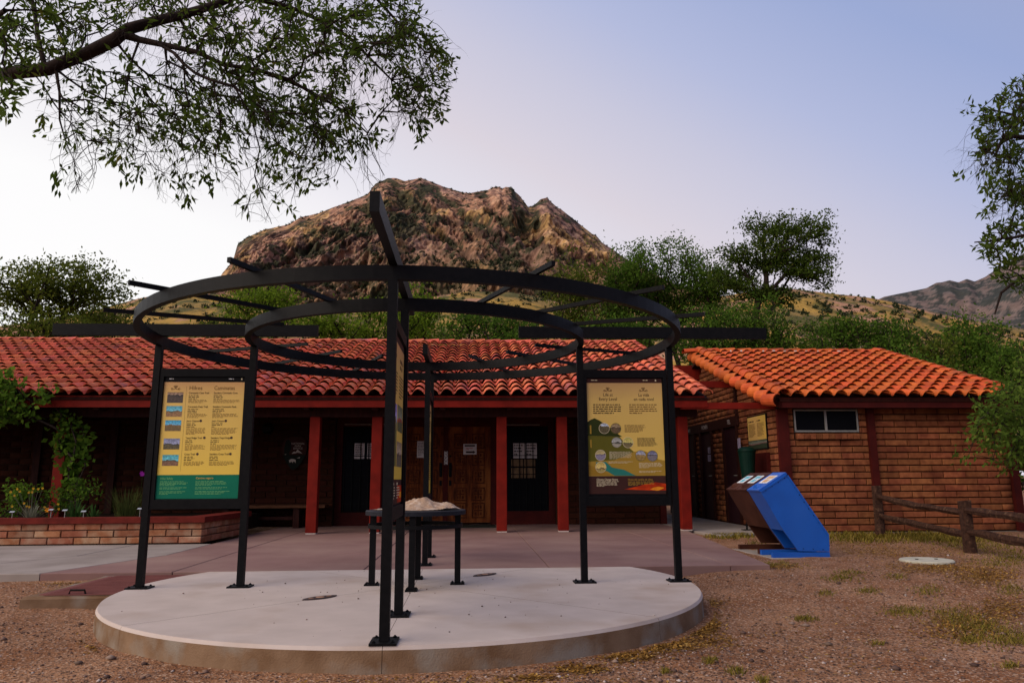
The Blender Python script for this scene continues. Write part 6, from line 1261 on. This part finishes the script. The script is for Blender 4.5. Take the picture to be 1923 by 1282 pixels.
for i, (x, y) in enumerate(GP):
    a = rng.uniform(0, 2*PI); h = rng.uniform(.010, .036)*(2.4 if y > 4.2 else 1); d = np.array((math.cos(a), math.sin(a), 0)); s = np.array((-d[1], d[0], 0))*.0035*(1+max(0, y)*.22); p = np.array((x, y, float(gz(x, y))-.004)); b0 = len(V)
    V += [p-s, p+s, p+d*h*.5+(0, 0, h*.7)+s*.6, p+d*h*.5+(0, 0, h*.7)-s*.6, p+d*h*1.1+(0, 0, h)]; F += [(b0, b0+1, b0+2, b0+3), (b0+3, b0+2, b0+4, b0+4)]; tt = rng.random(); T += [tt, tt]
V = np.array(V); Fq = np.array([f for f in F if len(set(f)) == 4]); Ft = np.array([f[:3] for f in F if len(set(f)) < 4])
Fall = np.concatenate([np.stack([Fq[:, 0], Fq[:, 1], Fq[:, 2]], 1), np.stack([Fq[:, 0], Fq[:, 2], Fq[:, 3]], 1), Ft]); Tq = np.array(T)[::2]
tag(npmesh('grass', V, Fall, leafmat('dry_grass_blade', (.085, .080, .012), (.27, .20, .035), (.38, .26, .07)), attr=np.concatenate([Tq, Tq, Tq])), 'sparse short yellow-green grass tufts in the gravel', 'grass', kind='stuff')
LP = []
for e in ((1300, 1155, 40, 18, 900), (1240, 1190, 60, 14, 1000), (1170, 1212, 60, 10, 800), (1090, 1236, 60, 8, 420), (1000, 1252, 60, 6, 200), (1340, 1185, 50, 16, 300), (1340, 1120, 30, 10, 160), (1760, 1070, 90, 12, 2200), (1850, 1085, 70, 16, 2000), (1650, 1040, 120, 14, 1700), (1470, 1070, 50, 7, 420), (1780, 1040, 120, 12, 800), (1580, 1026, 60, 8, 400), (1360, 1015, 50, 7, 320), (1800, 1160, 90, 30, 1300), (1880, 1130, 60, 20, 900), (120, 1095, 60, 8, 160), (180, 1180, 20, 20, 90), (1540, 1180, 250, 80, 260), (900, 1262, 300, 14, 260)): LP += ell(*e)
LP = np.array(LP); Cq = np.c_[LP, gz(LP[:, 0], LP[:, 1])+.006]; V, F = leaf_quads(Cq, .036, .017, 2.5); V = V.reshape(-1, 4, 3); V[..., 2] = np.maximum(V[..., 2]*.4+Cq[:, None, 2]*.6, Cq[:, None, 2]-.004); 
tag(npmesh('leaf_litter', V.reshape(-1, 3), F, leafmat('dead_leaf', (.085, .036, .010), (.33, .17, .036), (.48, .30, .09), .1), attr=rng.random(len(LP))), 'dry brown oak leaves drifted along the platform edge and gravel', 'leaves', kind='stuff')
STONE = leafmat('loose_stone', (.12, .08, .06), (.28, .2, .16), None, 0.); stm = None
for i, (x, y, r_) in enumerate(((1512, 1170, .035), (1487, 1166, .028), (1555, 1206, .030), (1650, 1222, .026), (1700, 1217, .022), (208, 1232, .04), (148, 1240, .03), (1158, 1208, .028), (1155, 1237, .026))):
    p = onz(x, y, -.13); z = float(gz(p[0], p[1]))
    v = ico_v*rng.uniform(.75, 1.2, (7, 1))*r_*np.array((1.2, 1, .9))
    o = npmesh('stone', v+(p[0], p[1], z+r_*.2), ico_f, STONE, attr=np.full(10, rng.random()), origin=(p[0], p[1], z)); tag(o, ('larger pale stone on the bare gravel right of the platform', 'small stone just left of the larger pale stone', 'stone on the gravel below the larger pale stone', 'dark stone in the lower right gravel, left of its twin', 'dark stone in the lower right gravel, right of its twin', 'larger stone beside the left front of the platform edge', 'small stone far left in front of the hatch', 'stone in the leaf litter by the platform edge, upper of two', 'stone in the gravel by the platform edge, lower of two')[i], 'stone', 'loose stones on the gravel')
print('objects', len(bpy.data.objects))
